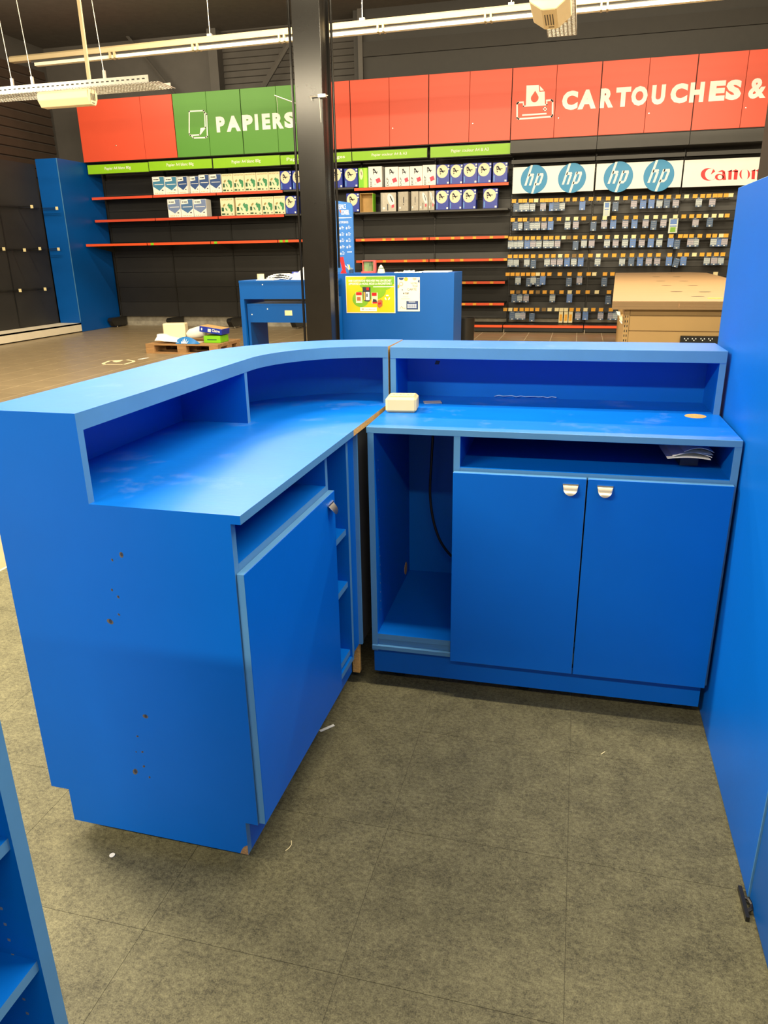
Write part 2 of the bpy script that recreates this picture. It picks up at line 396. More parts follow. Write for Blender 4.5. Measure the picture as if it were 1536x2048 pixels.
# the long strip in view
YS = 7.0
a = on_y(24, 126, YS); ZS = a.z; b = on_z(1150, 13, ZS)
d_ = (b - a).normalized(); ang_ = math.atan2(d_.y, d_.x); LS = 10.2
t = thing('strip_light', 'long cream strip light running the width of the hall behind the black column', 'lamp', a, ang_, local=True)
z1 = .045
MB().prism([(-.05, z1), (-.045, z1 - .045), (.045, z1 - .045), (.05, z1), (.03, z1 + .02), (-.03, z1 + .02)], 0, LS, 'x').build('trunking', LUMI, t)
MB().box(.35, LS, -.03, .03, -.062, -.028).build('lamp_tube', BULB, t)
MB().box(.3, LS, -.02, .02, -.028, -.0005).build('lamp_holder', GREYP, t)
def on_strip(px): 
    r_ = ray(px, 0); n_ = Vector((-d_.y, d_.x, 0)); p_ = CAM + r_ * ((a - CAM).dot(n_) / r_.dot(n_)); return (p_ - a).dot(d_)
for px in (215, 385, 562, 762, 978, 1210):
    q = on_strip(px)
    MB().box(q - .04, q - .02, -.054, .054, -.064, .01).box(q + .02, q + .04, -.054, .054, -.064, .01).build('joint_clip', LUMI, t)
for px in (414, 724, 1023):
    q = on_strip(px)
    MB().tube([(q, 0, z1 + .03), (q, 0, Z_C - .01 - ZS)], .005, 6).box(q - .03, q + .03, -.02, .02, z1 + .015, z1 + .045).build('hanger', GALV, t)

# cable tray and unit on the left
YT = 5.0; z0 = on_y(0, 181, YT).z; x1 = on_y(296, 152, YT).x
t = thing('cable_tray', 'perforated galvanised cable tray hung at the upper left', 'cable tray', (-4.6, YT + .15, z0))
MB().box(-7.6, x1, YT - .002, YT + .002, z0 - .028, z0 + .03).build('side_rail', GALV, t)
MB().box(-7.6, x1 + .05, YT + .32, YT + .324, z0 - .03, z0 + .02).build('side_rail', GALV, t)
sl = MB(); k = -7.55
while k < x1 - .02: sl.box(k, k + .028, YT - .004, YT - .001, z0 - .004, z0 + .006); k += .055
sl.build('slot_row', BLACK, t, kind='stuff')
ms = MB(); k = -7.6
while k < x1 + .1: ms.box(k, k + .012, YT, YT + .32, z0 - .034, z0 - .028); k += .034
for q in range(7): ms.box(-7.6, x1, YT + q * .052, YT + q * .052 + .01, z0 - .036, z0 - .03)
ms.build('mesh_floor', GALV, t, kind='stuff')
for px, py in ((22, 166), (63, 168), (207, 155)):
    q = on_y(px, py, YT)
    MB().tube([(q.x, YT + .02, z0 + .02), (q.x - .12, YT + .02, Z_C - .01)], .004, 5).box(q.x - .012, q.x + .012, YT + .01, YT + .03, z0 + .02, z0 + .10).build('suspension_wire', GALV, t)
q = on_y(173, 155, YT); MB().box(q.x - .016, q.x + .016, YT + .03, YT + .05, z0 + .0, Z_C - .01).build('hanger_channel', LUMI, t)
def unit(t, c, w_, rz, n='shell'):
    """angular emergency-light style housing: six-sided section swept along its length"""
    h = w_ / 2
    sec = [(-.085, -.045), (-.045, -.10), (.045, -.10), (.085, -.045), (.085, .01), (.06, .035), (-.06, .035), (-.085, .01)]
    m = MB().prism(sec, -h, h, 'x')
    g = MB()
    for k in range(4): g.box(h, h + .003, -.03 + k * .02, -.022 + k * .02, -.06, .0)
    g.box(h, h + .003, -.02, .02, -.085, -.08)
    for mm in (m, g): mm.rot((0, 0, 0), rz); mm.v = [tuple(Vector(v) + Vector(c)) for v in mm.v]
    a = m.build(n, CREAM, t, bevel=.004)
    g.build('vent_grille', GREYP, t)
qa, qb = on_y(66, 200, YT - .05), on_y(178, 200, YT - .05)
t = thing('hanging_unit', 'cream angular housing fixed under the left cable tray', 'ceiling unit', ((qa.x + qb.x) / 2, YT + .05, z0 - .15))
unit(t, ((qa.x + qb.x) / 2, YT + .06, z0 - .075), qb.x - qa.x - .06, 0)
MB().box((qa.x + qb.x) / 2 - .12, (qa.x + qb.x) / 2 + .12, YT + .02, YT + .10, z0 - .045, z0 - .037).build('mount', GALV, t)
# tray and unit on the right, pointing at the counters
YU = 4.5
qf = on_y(1103, 58.5, YU); zbu = qf.z; qn = on_z(1093, 19.5, zbu); ztr = zbu + .13
te0, te1 = on_z(1097, 76, ztr), on_z(1152, 73, ztr); yt1 = te0.y; yt0 = qn.y - .5
t = thing('cable_tray', 'perforated cable tray end above the cartridge cabinets', 'cable tray', (te0.x, (yt0 + yt1) / 2, ztr))
tr = MB(); k = yt0
while k < yt1: tr.box(te0.x, te1.x, k, k + .014, ztr, ztr + .006); k += .036
for k in range(8):
    xx = te0.x + (te1.x - te0.x) * k / 7.0; tr.box(xx - .006, xx + .006, yt0, yt1, ztr + .004, ztr + .01)
tr.build('mesh_floor', GALV, t, kind='stuff')
for xx in (te0.x, te1.x): MB().box(xx - .003, xx + .003, yt0, yt1, ztr + .006, ztr + .06).build('side_rail', GALV, t)
for xx in (te0.x + .02, te1.x - .02): MB().tube([(xx, qn.y, ztr + .05), (xx, qn.y, Z_C - .01)], .004, 5).build('suspension_wire', GALV, t)
t = thing('hanging_unit', 'cream angular housing fixed under the right cable tray', 'ceiling unit', (qf.x, YU, zbu))
ol, orr = on_y(1067, 48, YU), on_y(1143, 40, YU); bl, br_ = on_y(1090, 60, YU), on_y(1116, 57, YU)
sec = [(ol.x, ztr - .02), (ol.x, zbu + .055), (bl.x, zbu), (br_.x, zbu), (orr.x, zbu + .075), (orr.x, ztr - .02)]
MB().prism(sec, qn.y, YU, 'y').build('shell', CREAM, t, bevel=.006)
g = MB()
for k in range(4): g.box(bl.x + .012 + k * .018, bl.x + .018 + k * .018, qn.y + .12, YU - .12, zbu - .003, zbu)
g.box(bl.x + .03, bl.x + .07, YU - .07, YU - .06, zbu - .003, zbu)
g.build('vent_grille', GREYP, t)
MB().box((ol.x + orr.x) / 2 - .06, (ol.x + orr.x) / 2 + .06, qn.y, YU - .1, ztr - .0195, ztr - .002).build('mount', GALV, t)
MB().box(br_.x - .03, br_.x + .06, YU + .12, YU + .24, ztr - .035, ztr - .001).build('junction_box', LUMI, t)

# ------------------------------------------------------------------ CURVED COUNTER (left)
WZ, TW, RZT, RTH = 0.8946, 0.0187, 1.0838, 0.0367
A = thing('reception_counter', 'blue L-shaped counter unit with curved raised ledge, open end facing the camera', 'counter', (-0.0135, 0, 0), math.radians(-0.553), local=True)
def arc(rx, ry, n=28, a0=90, a1=180): return [(rx * math.cos(math.radians(a0 + (a1 - a0) * k / n)), -.005 + ry * math.sin(math.radians(a0 + (a1 - a0) * k / n))) for k in range(n + 1)]
YN = -0.822
outer = arc(.579, .551)
# worktop: one board with a quarter-round outer corner; its end towards the other counter is raw
poly = [(0, YN), (0, -.069), (0, .546)] + outer[1:] + [(-.579, YN)]
MB().prism(poly, WZ - TW, WZ, 'z', 0, [1, 2] + [1] * (len(poly) - 3) + [3]).build('worktop', [TOPBLUE, EDGE, CHIP, BLUE], A)
inner = arc(.34, .34)
poly = [(0, .335)] + [(0, .546)] + outer[1:] + [(-.579, YN), (-.34, YN)] + inner[::-1][:-1]
sd = [2] + [1] * len(outer) + [3] + [1] * 60
MB().prism(poly, RZT - RTH, RZT, 'z', 0, sd[:len(poly)]).build('riser_top', [TOPBLUE, EDGE, CHIP, BLUE], A)
def skin(rx, ry, th, z0, z1, ystart, n=28):
    o_ = arc(rx, ry, n); i_ = arc(rx - th, ry - th, n)
    return MB().prism([(0, -.005 + ry)] + o_[1:] + [(-rx, ystart), (-rx + th, ystart)] + i_[::-1], z0, z1)
skin(.579, .551, .018, WZ, RZT - RTH, YN + TW).build('riser_back', BLUE, A)
skin(.579, .551, .018, .1355, WZ - TW, YN + TW).build('outer_cladding', BLUE, A)
skin(.529, .50, .018, .042, .1355, YN + TW).build('outer_kick_board', BLUE, A)
MB().prism([(-.0534, .042), (-.0534, .1355), (-.022, .1355), (-.022, WZ - TW), (-.579, WZ - TW), (-.579, .1355), (-.529, .1355), (-.529, .042)], YN, YN + TW, 'y', 0,
           [1, 0, 1, 0, 1, 0, 1, 0]).build('end_panel', [BLUE, EDGE], A)
MB().box(-.579, -.34, YN, YN + TW, WZ, RZT - RTH, 0, {'+x': 1}).build('riser_end_panel', [BLUE, EDGE], A)
MB().box(-.561, -.341, -.047, -.029, WZ, RZT - RTH, 0, {'+x': 1}).build('riser_divider', [BLUE, EDGE], A)
MB().box(-.0187, 0, .336, .528, WZ, RZT - RTH, 0, {'-y': 1, '+x': 2}).build('riser_divider', [BLUE, EDGE, CHIP], A)
# front carcass
MB().box(-.36, -.022, -.803, -.265, .764, .783, 0, {'+x': 1}).build('open_shelf', [BLUE, EDGE], A)
MB().box(-.36, -.022, -.265, -.247, .155, WZ - TW, 0, {'+x': 1}).build('partition', [BLUE, EDGE], A)
MB().box(-.36, -.020, -.088, -.069, .155, WZ - TW, 0, {'+x': 1}).build('partition', [BLUE, EDGE], A)
MB().box(-.378, -.36, -.803, .30, .155, WZ - TW).build('inner_back', BLUE, A)
MB().box(-.36, -.022, -.803, -.069, .1365, .155, 0, {'+x': 1}).build('bottom_board', [BLUE, EDGE], A)
for z in (.593, .42, .181): MB().box(-.36, -.028, -.247, -.088, z - TW, z, 0, {'+x': 1}).build('niche_shelf', [BLUE, EDGE], A)
MB().box(-.045, -.024, -.069, -.004, .155, WZ - TW).build('corner_post', BLUE, A)
MB().box(-.045, -.012, -.004, .006, .155, WZ - TW, 0, {'-y': 1, '+x': 1}).build('corner_post_edge', [BLUE, EDGE], A)
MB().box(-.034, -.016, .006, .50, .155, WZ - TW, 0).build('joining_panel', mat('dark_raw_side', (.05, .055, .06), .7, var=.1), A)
MB().box(-.0534 - TW, -.0534, -.803, .0, .042, .1365).build('kick_board', BLUE, A)
MB().box(-.05, -.026, .0005, .02, .042, .154).build('raw_kick_end', CHIP, A)
d = MB().box(-.0215, -.004, -.818, -.247, .138, .767, 0, {'-y': 1, '+y': 1, '+z': 1, '-z': 1}).build('door', [BLUE, EDGE], A, bevel=.001)
def handle(width=.043, h=.028, bulge=.017, n=12, mrows=6):
    m = MB()
    def P(u, v, off):
        x = width / 2 * u; dep = math.sqrt(max(0, 1 - u * u)); z = -v * h * dep
        return (x, -.002 - bulge * math.sin(v * dep * math.pi / 2) * 1.0 - off, z)
    g = [[P(-1 + 2 * i / n, j / mrows, 0) for i in range(n + 1)] for j in range(mrows + 1)]
    g2 = [[P(-1 + 2 * i / n, j / mrows, -.0015) for i in range(n + 1)] for j in range(mrows + 1)]
    for j in range(mrows):
        for i in range(n):
            m.face([g[j][i], g[j + 1][i], g[j + 1][i + 1], g[j][i + 1]]); m.face([g2[j][i + 1], g2[j + 1][i + 1], g2[j + 1][i], g2[j][i]])
    for i in range(n):
        m.face([g[mrows][i], g2[mrows][i], g2[mrows][i + 1], g[mrows][i + 1]])
    m.box(-width / 2, width / 2, -.004, 0.0005, -.002, .002)
    return m
hm = handle(); hm.rot((0, 0, 0), math.radians(90)); hm.v = [(v[0] - .004, v[1] - .287, v[2] + .742) for v in hm.v]
hm.build('handle', STEEL, d, smooth=True, label='half-moon brushed steel handle')
ft = None
for x, y in ((-.12, -.72), (-.48, -.72), (-.12, -.12), (-.45, -.1), (-.08, .40)):
    MB().lathe([(.022, 0), (.022, .008), (.012, .012), (.012, .0425)], (x, y, 0), 12).build('foot', BLKP, A)
# wear: screw holes and a broken corner
for k, (x, z, r) in enumerate([(-.28, .787, .006), (-.304, .773, .003), (-.303, .687, .0035), (-.308, .644, .003), (-.333, .624, .0075), (-.279, .389, .0065), (-.308, .33, .003), (-.301, .288, .003), (-.303, .247, .0035), (-.329, .227, .008), (-.292, .218, .003), (-.316, .702, .003), (-.318, .285, .002)]):
    m = MB()
    m.fell(x, z, r * .8, r * 1.15, YN - .0003, 0, 9, rot=.3 * k); m.fell(x + r * .15, z + r * .15, r * .5, r * .75, YN - .0005, 1, 8)
    m.build('screw_hole', [mat('hole_rim', (.09, .085, .08), .9, var=.2), INK], A)
MB().flat([(-.0534, .042), (-.0534, .071), (-.063, .064), (-.069, .055), (-.0745, .042)], YN - .0004).build('chipped_corner', CHIPD, A)

# ------------------------------------------------------------------ STRAIGHT COUNTER (right)
B = thing('reception_counter', 'blue straight counter unit with two doors and an open bay on its left', 'counter', (0, 0, 0), math.radians(1.0), local=True)
WB, RB_, = .889, 1.082
MB().box(.004, 1.040, 0, .546, WB - TW, WB, 0, {'-y': 1, '+x': 1, '-x': 1}).build('worktop', [TOPBLUE, EDGE], B, bevel=.0008)
MB().box(.003, 1.040, .335, .546, RB_ - RTH, RB_, 0, {'-y': 1, '+x': 1, '-x': 1}).build('riser_top', [TOPBLUE, EDGE], B, bevel=.0008)
MB().box(.0217, 1.0213, .528, .546, WB, RB_ - RTH).build('riser_back', BLUE, B)
for x in (.003, 1.0213): MB().box(x, x + TW, .336, .546, WB, RB_ - RTH, 0, {'-y': 1}).build('riser_side_panel', [BLUE, EDGE], B)
MB().box(.007, .026, .001, .546, .136, WB - TW, 0, {'-y': 1}).build('side_panel', [BLUE, EDGE], B)
MB().box(1.021, 1.040, .001, .546, .136, WB - TW, 0, {'-y': 1}).build('side_panel', [BLUE, EDGE], B)
MB().box(.2665, .2855, .001, .528, .197, WB - TW, 0, {'-y': 1}).build('partition', [BLUE, EDGE], B)
MB().box(.026, 1.021, .528, .546, .136, WB - TW).build('back_panel', BLUE, B)
MB().box(.026, 1.021, .004, .528, .178, .197, 0, {'-y': 1}).build('bottom_board', [BLUE, EDGE], B)
MB().box(.026, 1.021, .006, .528, .158, .1775, 0, {'-y': 1}).build('bottom_board', [BLUE, EDGE], B)
MB().box(.007, .269, -.004, .03, .142, .157, 0, {'-y': 1, '+z': 1}).build('plinth_ledge', [BLUE, EDGE], B, bevel=.001)
MB().box(.008, 1.030, .0206, .04, .047, .136).build('kick_board', BLUE, B)
MB().box(.2855, 1.021, .002, .50, .758, .777, 0, {'-y': 1}).build('open_shelf', [BLUE, EDGE], B)
for xa, xb, hx in ((.269, .6462, .6035), (.6502, 1.0306, .6975)):
    d = MB().box(xa, xb, -.0225, -.003, .1396, .768, 0, {'-x': 1, '+x': 1, '+z': 1, '-z': 1}).build('door', [BLUE, EDGE], B, bevel=.001)
    hm = handle(); hm.v = [(v[0] + hx, v[1] - .0225, v[2] + .750) for v in hm.v]
    hm.build('handle', STEEL, d, smooth=True, label='half-moon brushed steel handle')
for x, y in ((.08, .10), (.95, .10), (.08, .48), (.95, .48), (.5, .10)):
    MB().lathe([(.022, 0), (.022, .008), (.012, .012), (.012, .0475)], (x, y, 0), 12).build('foot', BLKP, B)
MB().lathe([(.031, -.001), (.031, .0006)], (.966, .305, WB), 28).build('cable_hole', CHIP, B, label='round orange-brown raw chipboard hole')
hl = MB(); hl.lathe([(.024, 0), (.024, .001)], (0, 0, 0), 20); hl.rot((0, 0, 0), math.radians(90), 'Y'); hl.v = [(v[0] + .026, v[1] + .455, v[2] + .235) for v in hl.v]
hl.build('cable_hole', CHIP, B, label='round raw chipboard hole in the side')
ph = MB()
for k in range(17):
    for y in (.05, .46): ph.box(.026, .0263, y - .002, y + .002, .262 + k * .032 - .002, .266 + k * .032 - .002)
ph.build('pin_holes', mat('pin_hole', (.10, .17, .30), .8, var=.1), B, kind='stuff')
st = MB()
pts = [(.335 + .213 * k / 14, .522 + .0025 * math.sin(k * 2.1), WB + .004 + .004 * abs(math.sin(k * 1.3))) for k in range(15)]
st.tube(pts, .0016, 5); tag_s = st.build('torn_edge', mat('torn_edge', (.25, .42, .75), .7, var=.2, scale=80), B, label='pale torn strip along the joint')
MB().flat([(.12, 1.0), (.135, 1.0), (.14, 1.012), (.125, 1.014)], .5276).build('scuff', INK, B)

def toB(x, y, z): a_ = math.radians(1.0); return Vector((x * math.cos(a_) - y * math.sin(a_), x * math.sin(a_) + y * math.cos(a_), z))
# black cable in the open bay
c = [(.125, .50, .862), (.128, .47, .83), (.132, .43, .76), (.128, .42, .65), (.125, .42, .55), (.138, .42, .45), (.165, .42, .37), (.205, .43, .31), (.245, .44, .275), (.2615, .44, .262)]
def smoothpts(P, n=6):
    out = []
    P = [Vector(p) for p in P]
    for i in range(len(P) - 1):
        p0, p1, p2, p3 = P[max(i - 1, 0)], P[i], P[i + 1], P[min(i + 2, len(P) - 1)]
        for k in range(n):
            t_ = k / n; out.append(.5 * ((2 * p1) + (p2 - p0) * t_ + (2 * p0 - 5 * p1 + 4 * p2 - p3) * t_ ** 2 + (3 * p1 - p0 - 3 * p2 + p3) * t_ ** 3))
    out.append(P[-1]); return out
tag(MB().tube([toB(*p) for p in smoothpts(c)], .0048, 10).build('power_cable', BLKP, smooth=True), 'black power cable drooping inside the open bay of the straight counter', 'cable')
# socket block
sk = thing('socket_block', 'cream multi-socket block standing on the left end of the straight counter', 'socket block', toB(.06, .255, WB + .0006), math.radians(6), local=True)
MB().prism([(-.05, -.043), (.05, -.043), (.05, .043), (-.05, .043)], 0, .048, 'z').build('body', mat('socket_cream', S(222, 204, 150), .45, var=.02), sk, bevel=.007)
MB().box(-.038, .05 - .008, -.028, .028, .048, .051).build('cover_plate', MATS['socket_cream'], sk, bevel=.002)
so = MB()
for x in (-.026, -.004, .02):
    so.lathe([(.0028, .0511), (.0028, .0514)], (x, -.006, 0), 8); so.lathe([(.0028, .0511), (.0028, .0514)], (x + .008, .008, 0), 8)
so.build('socket_holes', BLKP, sk)
# leaflet left behind the block, papers on the open shelf
q = toB(.135, .40, WB + .0012); m = MB().box(-.03, .03, -.02, .02, 0, .0015); m.rot((0, 0, 0), .3); m.v = [tuple(Vector(v) + Vector((q.x, q.y, WB + .0005))) for v in m.v]
tag(m.build('leaflet', mat('grey_card', (.32, .33, .36), .6, var=.1)), 'small grey card lying behind the socket block', 'paper')
pp = thing('paper_bundle', 'folded white papers tucked under the worktop in the open shelf', 'papers', toB(.93, .135, .7775), math.radians(4), local=True)
for k in range(4):
    w_, h_ = .115 - .012 * k, .075; n = 10; m = MB()
    def pz(u): return .040 + .007 * k + (.012 if k % 2 else .005) * math.sin(u * math.pi)
    for i in range(n):
        u0, u1 = i / n, (i + 1) / n
        x0_, x1_ = -.07 + .014 * k + w_ * u0, -.07 + .014 * k + w_ * u1
        for dz, fl_ in ((0, 1), (-.0012, 0)):
            f = [(x0_, -h_, pz(u0) + dz), (x1_, -h_, pz(u1) + dz), (x1_, h_, pz(u1) + dz), (x0_, h_, pz(u0) + dz)]
            m.face(f if fl_ else f[::-1])
        m.face([(x0_, -h_, pz(u0) - .0012), (x1_, -h_, pz(u1) - .0012), (x1_, -h_, pz(u1)), (x0_, -h_, pz(u0))])
    m.build('sheet', PAPER, pp)
MB().box(-.02, .03, .0, .07, .001, .036).build('stack', mat('dark_booklet', (.03, .04, .07), .5, var=.1), pp)

# ------------------------------------------------------------------ TALL PARTITIONS on the right
XP = 1.046
p1 = thing('partition_panel', 'tall blue partition panel closing the right end of the counter', 'partition', (XP + .012, 0, 0))
MB().box(XP, XP + .025, -.640, .615, .004, 1.548, 0, {'+y': 1, '-y': 1, '+z': 1}).build('board', [BLUE, EDGE], p1, bevel=.001)
MB().box(XP + .006, XP + .02, -.60, .58, 0, .004).build('glide', BLKP, p1)
p2 = thing('partition_panel', 'blue partition panel nearest the camera, with a black floor latch at its foot', 'partition', (XP + .014, -1.2, 0))
MB().box(XP + .004, XP + .029, -1.95, -.643, .004, 1.548, 0, {'+y': 1, '-y': 1, '+z': 1}).build('board', [DESKBLUE, EDGE], p2, bevel=.001)
MB().box(XP + .008, XP + .022, -1.9, -.7, 0, .004).build('glide', BLKP, p2)
lt = MB().box(XP - .016, XP - .008, -.705, -.618, .0, .012)
lt.tube([(XP - .008, -.648, .008), (XP - .001, -.655, .012), (XP + .003, -.668, .012)], .004, 6).tube([(XP - .008, -.683, .008), (XP - .001, -.680, .012), (XP + .003, -.670, .012)], .004, 6)
lt.build('floor_latch', BLKP, p2)

# ------------------------------------------------------------------ SHELF CABINET at lower left
XC, YC, TC = -.150, -1.375, .026
sc = thing('shelf_cabinet', 'blue open shelf cabinet at the lower left edge of the photo', 'cabinet', (-.30, -1.7, 0))
MB().box(XC - .36, XC, YC, YC + TC, 0, 1.06, 0, {'+x': 1}).build('side_panel', [BLUE, EDGE], sc)
MB().box(XC - .36, XC, YC - .74 - TC, YC - .74, 0, 1.06, 0, {'+x': 1}).build('side_panel', [BLUE, EDGE], sc)
MB().box(XC - .378, XC - .36, YC - .74 - TC, YC + TC, 0, 1.06).build('back_panel', BLUE, sc)
MB().box(XC - .378, XC, YC - .74 - TC, YC + TC, 1.06, 1.08, 0, {'+x': 1, '+y': 1}).build('top_board', [TOPBLUE, EDGE], sc)
for z in (.105, .345, .585, .83): MB().box(XC - .36, XC - .006, YC - .74, YC, z - .02, z, 0, {'+x': 1}).build('shelf', [BLUE, EDGE], sc)
ph = MB()
for k in range(24): 
    for x in (XC - .05,): ph.box(x - .0025, x + .0025, YC - .0004, YC, .15 + k * .032, .155 + k * .032)
ph.build('pin_holes', mat('pin_hole2', (.12, .16, .24), .8, var=.1), sc, kind='stuff')

# ------------------------------------------------------------------ BLACK COLUMN
YCo = 5.0
cl, cr = on_y(614.5, 682, YCo).x, on_y(664, 682, YCo).x
t = thing('steel_column', 'tall glossy black steel column in the middle of the shop', 'column', ((cl + cr) / 2, YCo + .1, 0))
MB().box(cl, cr, YCo, YCo + .19, 0, Z_C - .005).build('shaft', COLM, t, bevel=.004)
MB().box(cl - .012, cr + .02, YCo + .19, YCo + .205, 0, Z_C - .005).build('rear_flange', COLM, t)
MB().tube([(cl - .033, YCo + .03, 0), (cl - .033, YCo + .03, Z_C - .005)], .013, 8).build('conduit', COLM, t, smooth=True)
MB().tube([(cr + .045, YCo + .18, 1.25), (cr + .045, YCo + .18, Z_C - .005)], .012, 8).build('conduit', COLM, t, smooth=True)
zc_ = on_y(655, 191, YCo - .03).z
m = MB().tube([(cr - .11, YCo - .03, zc_), (cr + .06, YCo - .03, zc_)], .004, 6).box(cr - .03, cr + .04, YCo - .04, YCo - .001, zc_ - .012, zc_ + .014)
m.tube([(cr - .02, YCo - .03, zc_), (cr - .015, YCo - .03, zc_ - .21)], .002, 5).tube([(cr - .10, YCo - .03, zc_), (cr - .095, YCo - .03, zc_ - .03)], .0025, 5)
m.build('clamp_rod', GALV, t)
qa, qb = on_y(549, 191, YCo + .1), on_y(590, 206, YCo + .1)
m = MB().tube([tuple(qa), (qb.x, YCo + .1, qb.z)], .004, 6).tube([tuple(qa + Vector((.02, 0, 0))), tuple(qa + Vector((.025, 0, -.16)))], .002, 5).tube([(qb.x, YCo + .1, qb.z), (cl + .005, YCo + .1, qb.z - .01)], .004, 6)
m.build('clamp_rod', GALV, t)
# second column, cut by the right edge of the frame
xq = on_y(1514, 355, 3.0).x
tag(MB().box(xq, xq + .4, 2.7, 3.0, 0, Z_C - .005).build('steel_column', BLACK2, bevel=.01), 'dark column cut by the right edge above the partition panel', 'column')

# ------------------------------------------------------------------ BACK WALL: cabinets with lettering
YH = 11.7
def W(px, py, Y): q = on_y(px, py, Y); return (q.x, q.z)
ZH0, ZH1 = 3.142, 4.195
CABS = [('tall red header cabinet at the left corner of the back wall', RED, [-8.92, -7.56, -6.893]),
        ('green header cabinet with the sheet icon and the first letters', GREEN, [-6.893, -6.213, -5.542]),
        ('green header cabinet with the last letters, half behind the column', GREEN, [-5.542, -4.858, -4.18]),
        ('red header cabinet hidden half behind the right side of the column', RED, [-4.18, -3.486]),
        ('plain red header cabinet just right of the column', RED, [-3.486, -2.787, -2.098]),
        ('plain red header cabinet left of the printer icon', RED, [-2.098, -1.402, -.7045]),
        ('red header cabinet carrying the printer icon', RED, [-.7045, .0055, .7075]),
        ('red header cabinet in the middle of the long white word', RED, [.7075, 1.423, 2.131]),
        ('red header cabinet with the last letters and the ampersand', RED, [2.131, 2.845, 3.56])]
DOORS = []
for lab, m, xs in CABS:
    t = thing('header_cabinet', lab, 'cabinet', ((xs[0] + xs[-1]) / 2, YH + .3, ZH0), group='header cabinets above the wall shelves')
    MB().box(xs[0] + .002, xs[-1] - .002, YH + .024, 12.3, ZH0 - .01, ZH1 - .005).build('carcass', BLACK, t)
    for k in range(len(xs) - 1):
        a_, b_ = xs[k], xs[k + 1]
        g0 = .007 if k == 0 else .003; g1 = .007 if k == len(xs) - 2 else .003
        d = MB().box(a_ + g0, b_ - g1, YH, YH + .02, ZH0, ZH1).build('door', m, t, bevel=.002)
        DOORS.append((a_, b_, d))
def door_at(x):
    for a_, b_, d in DOORS:
        if a_ <= x <= b_: return d
    return DOORS[-1][2]
for px, py in ((232, 291), (785.5, 256.5), (945.5, 247), (1117, 236), (1298, 226.5), (1491.5, 215.5)):
    x, z = W(px, py, YH)
    MB().lathe([(.013, 0), (.013, .004), (.008, .005)], (0, 0, 0), 10).rot((0, 0, 0), math.radians(90), 'X').build('lock', STEEL, None) if 0 else None
    lk = MB().lathe([(.012, 0), (.012, .004), (.007, .006)], (0, 0, 0), 10); lk.rot((0, 0, 0), math.radians(90), 'X'); lk.v = [(v[0] + x, v[1] + YH, v[2] + z) for v in lk.v]
    lk.build('lock', STEEL, door_at(x))
YL = YH - .0012
def letters(txt, boxes, zb, zt, parent_fixed=None):
    for ch, (xa, xb) in zip(txt, boxes):
        d = door_at((xa + xb) / 2)
        MB().text(ch, xa, xb, zb, zt, YL, bold=(.04 if ch == '&' else .06)).build('letter', WHITE, d)
def pxs(lst, sc, ox, oy, yline): return [(W(ox + a_ * sc, yline, YH)[0], W(ox + b_ * sc, yline, YH)[0]) for a_, b_ in lst]
zb_, zt_l = W(1140, 220, YH)[1], W(1140, 181.5, YH)[1]
letters('CARTOUCHES', pxs([(357, 447), (448, 553), (576, 652), (664, 748), (752, 845), (868, 945), (975, 1072), (1085, 1166), (1196, 1286), (1290, 1378)], .349, 1000, 0, 195), zb_, zt_l)
letters('&', pxs([(1425, 1527)], .349, 1000, 0, 180), zb_ - .0, zt_l + .0)
zb_, zt_l = W(450, 264, YH)[1], W(450, 232.5, YH)[1]
letters('PAPIERS', pxs([(1072, 1115), (1122, 1192), (1202, 1254), (1264, 1280), (1300, 1340), (1352, 1406), (1410, 1466)], .4036, 0, 0, 250), zb_, zt_l)
# sheet icon
R1 = lambda x, y: W(x * .4036, y * .4036, YH)
m = MB()
m.fline([R1(938, 552), R1(1008, 548), R1(1014, 556), R1(1017, 632), R1(990, 668), R1(944, 671), R1(938, 664)], .022, YL, closed=True)
m.fline([R1(1017, 560), R1(1024, 566), R1(1028, 676), R1(1020, 682), R1(958, 684), R1(952, 676)], .022, YL)
m.flat([R1(990, 668), R1(994, 634), R1(1017, 632)], YL - .0004)
m.build('sheet_icon', WHITE, door_at(R1(980, 600)[0]))
R3 = lambda x, y: W(1000 + x * .349, y * .349, YH)
m = MB()
m.flat([R3(152, 490), R3(222, 487), R3(226, 527), R3(256, 524), R3(258, 603), R3(148, 611)], YL)
m.flat([R3(228, 492), R3(252, 518), R3(231, 521)], YL)
m.fline([R3(132, 586), R3(104, 588), R3(98, 594), R3(98, 676), R3(106, 682), R3(296, 668), R3(301, 660), R3(302, 580), R3(296, 574), R3(268, 576)], .024, YL - .0003)
m.fline([R3(133, 586), R3(135, 609), R3(268, 600), R3(268, 576)], .018, YL - .0005)
m.fline([R3(131, 660), R3(263, 651)], .022, YL - .0003)
m.fline([R3(250, 617), R3(265, 616), R3(266, 633), R3(251, 634)], .012, YL - .0003, closed=True)
c_ = R3(199, 562); tp = R3(202, 520); rr = .062
pts = [tp] + [(c_[0] + rr * math.cos(math.radians(a)), c_[1] + rr * math.sin(math.radians(a))) for a in range(20, -201, -20)]
m.flat(pts, YL - .0006, 1)
m.build('printer_icon', [WHITE, RED], door_at(c_[0]))

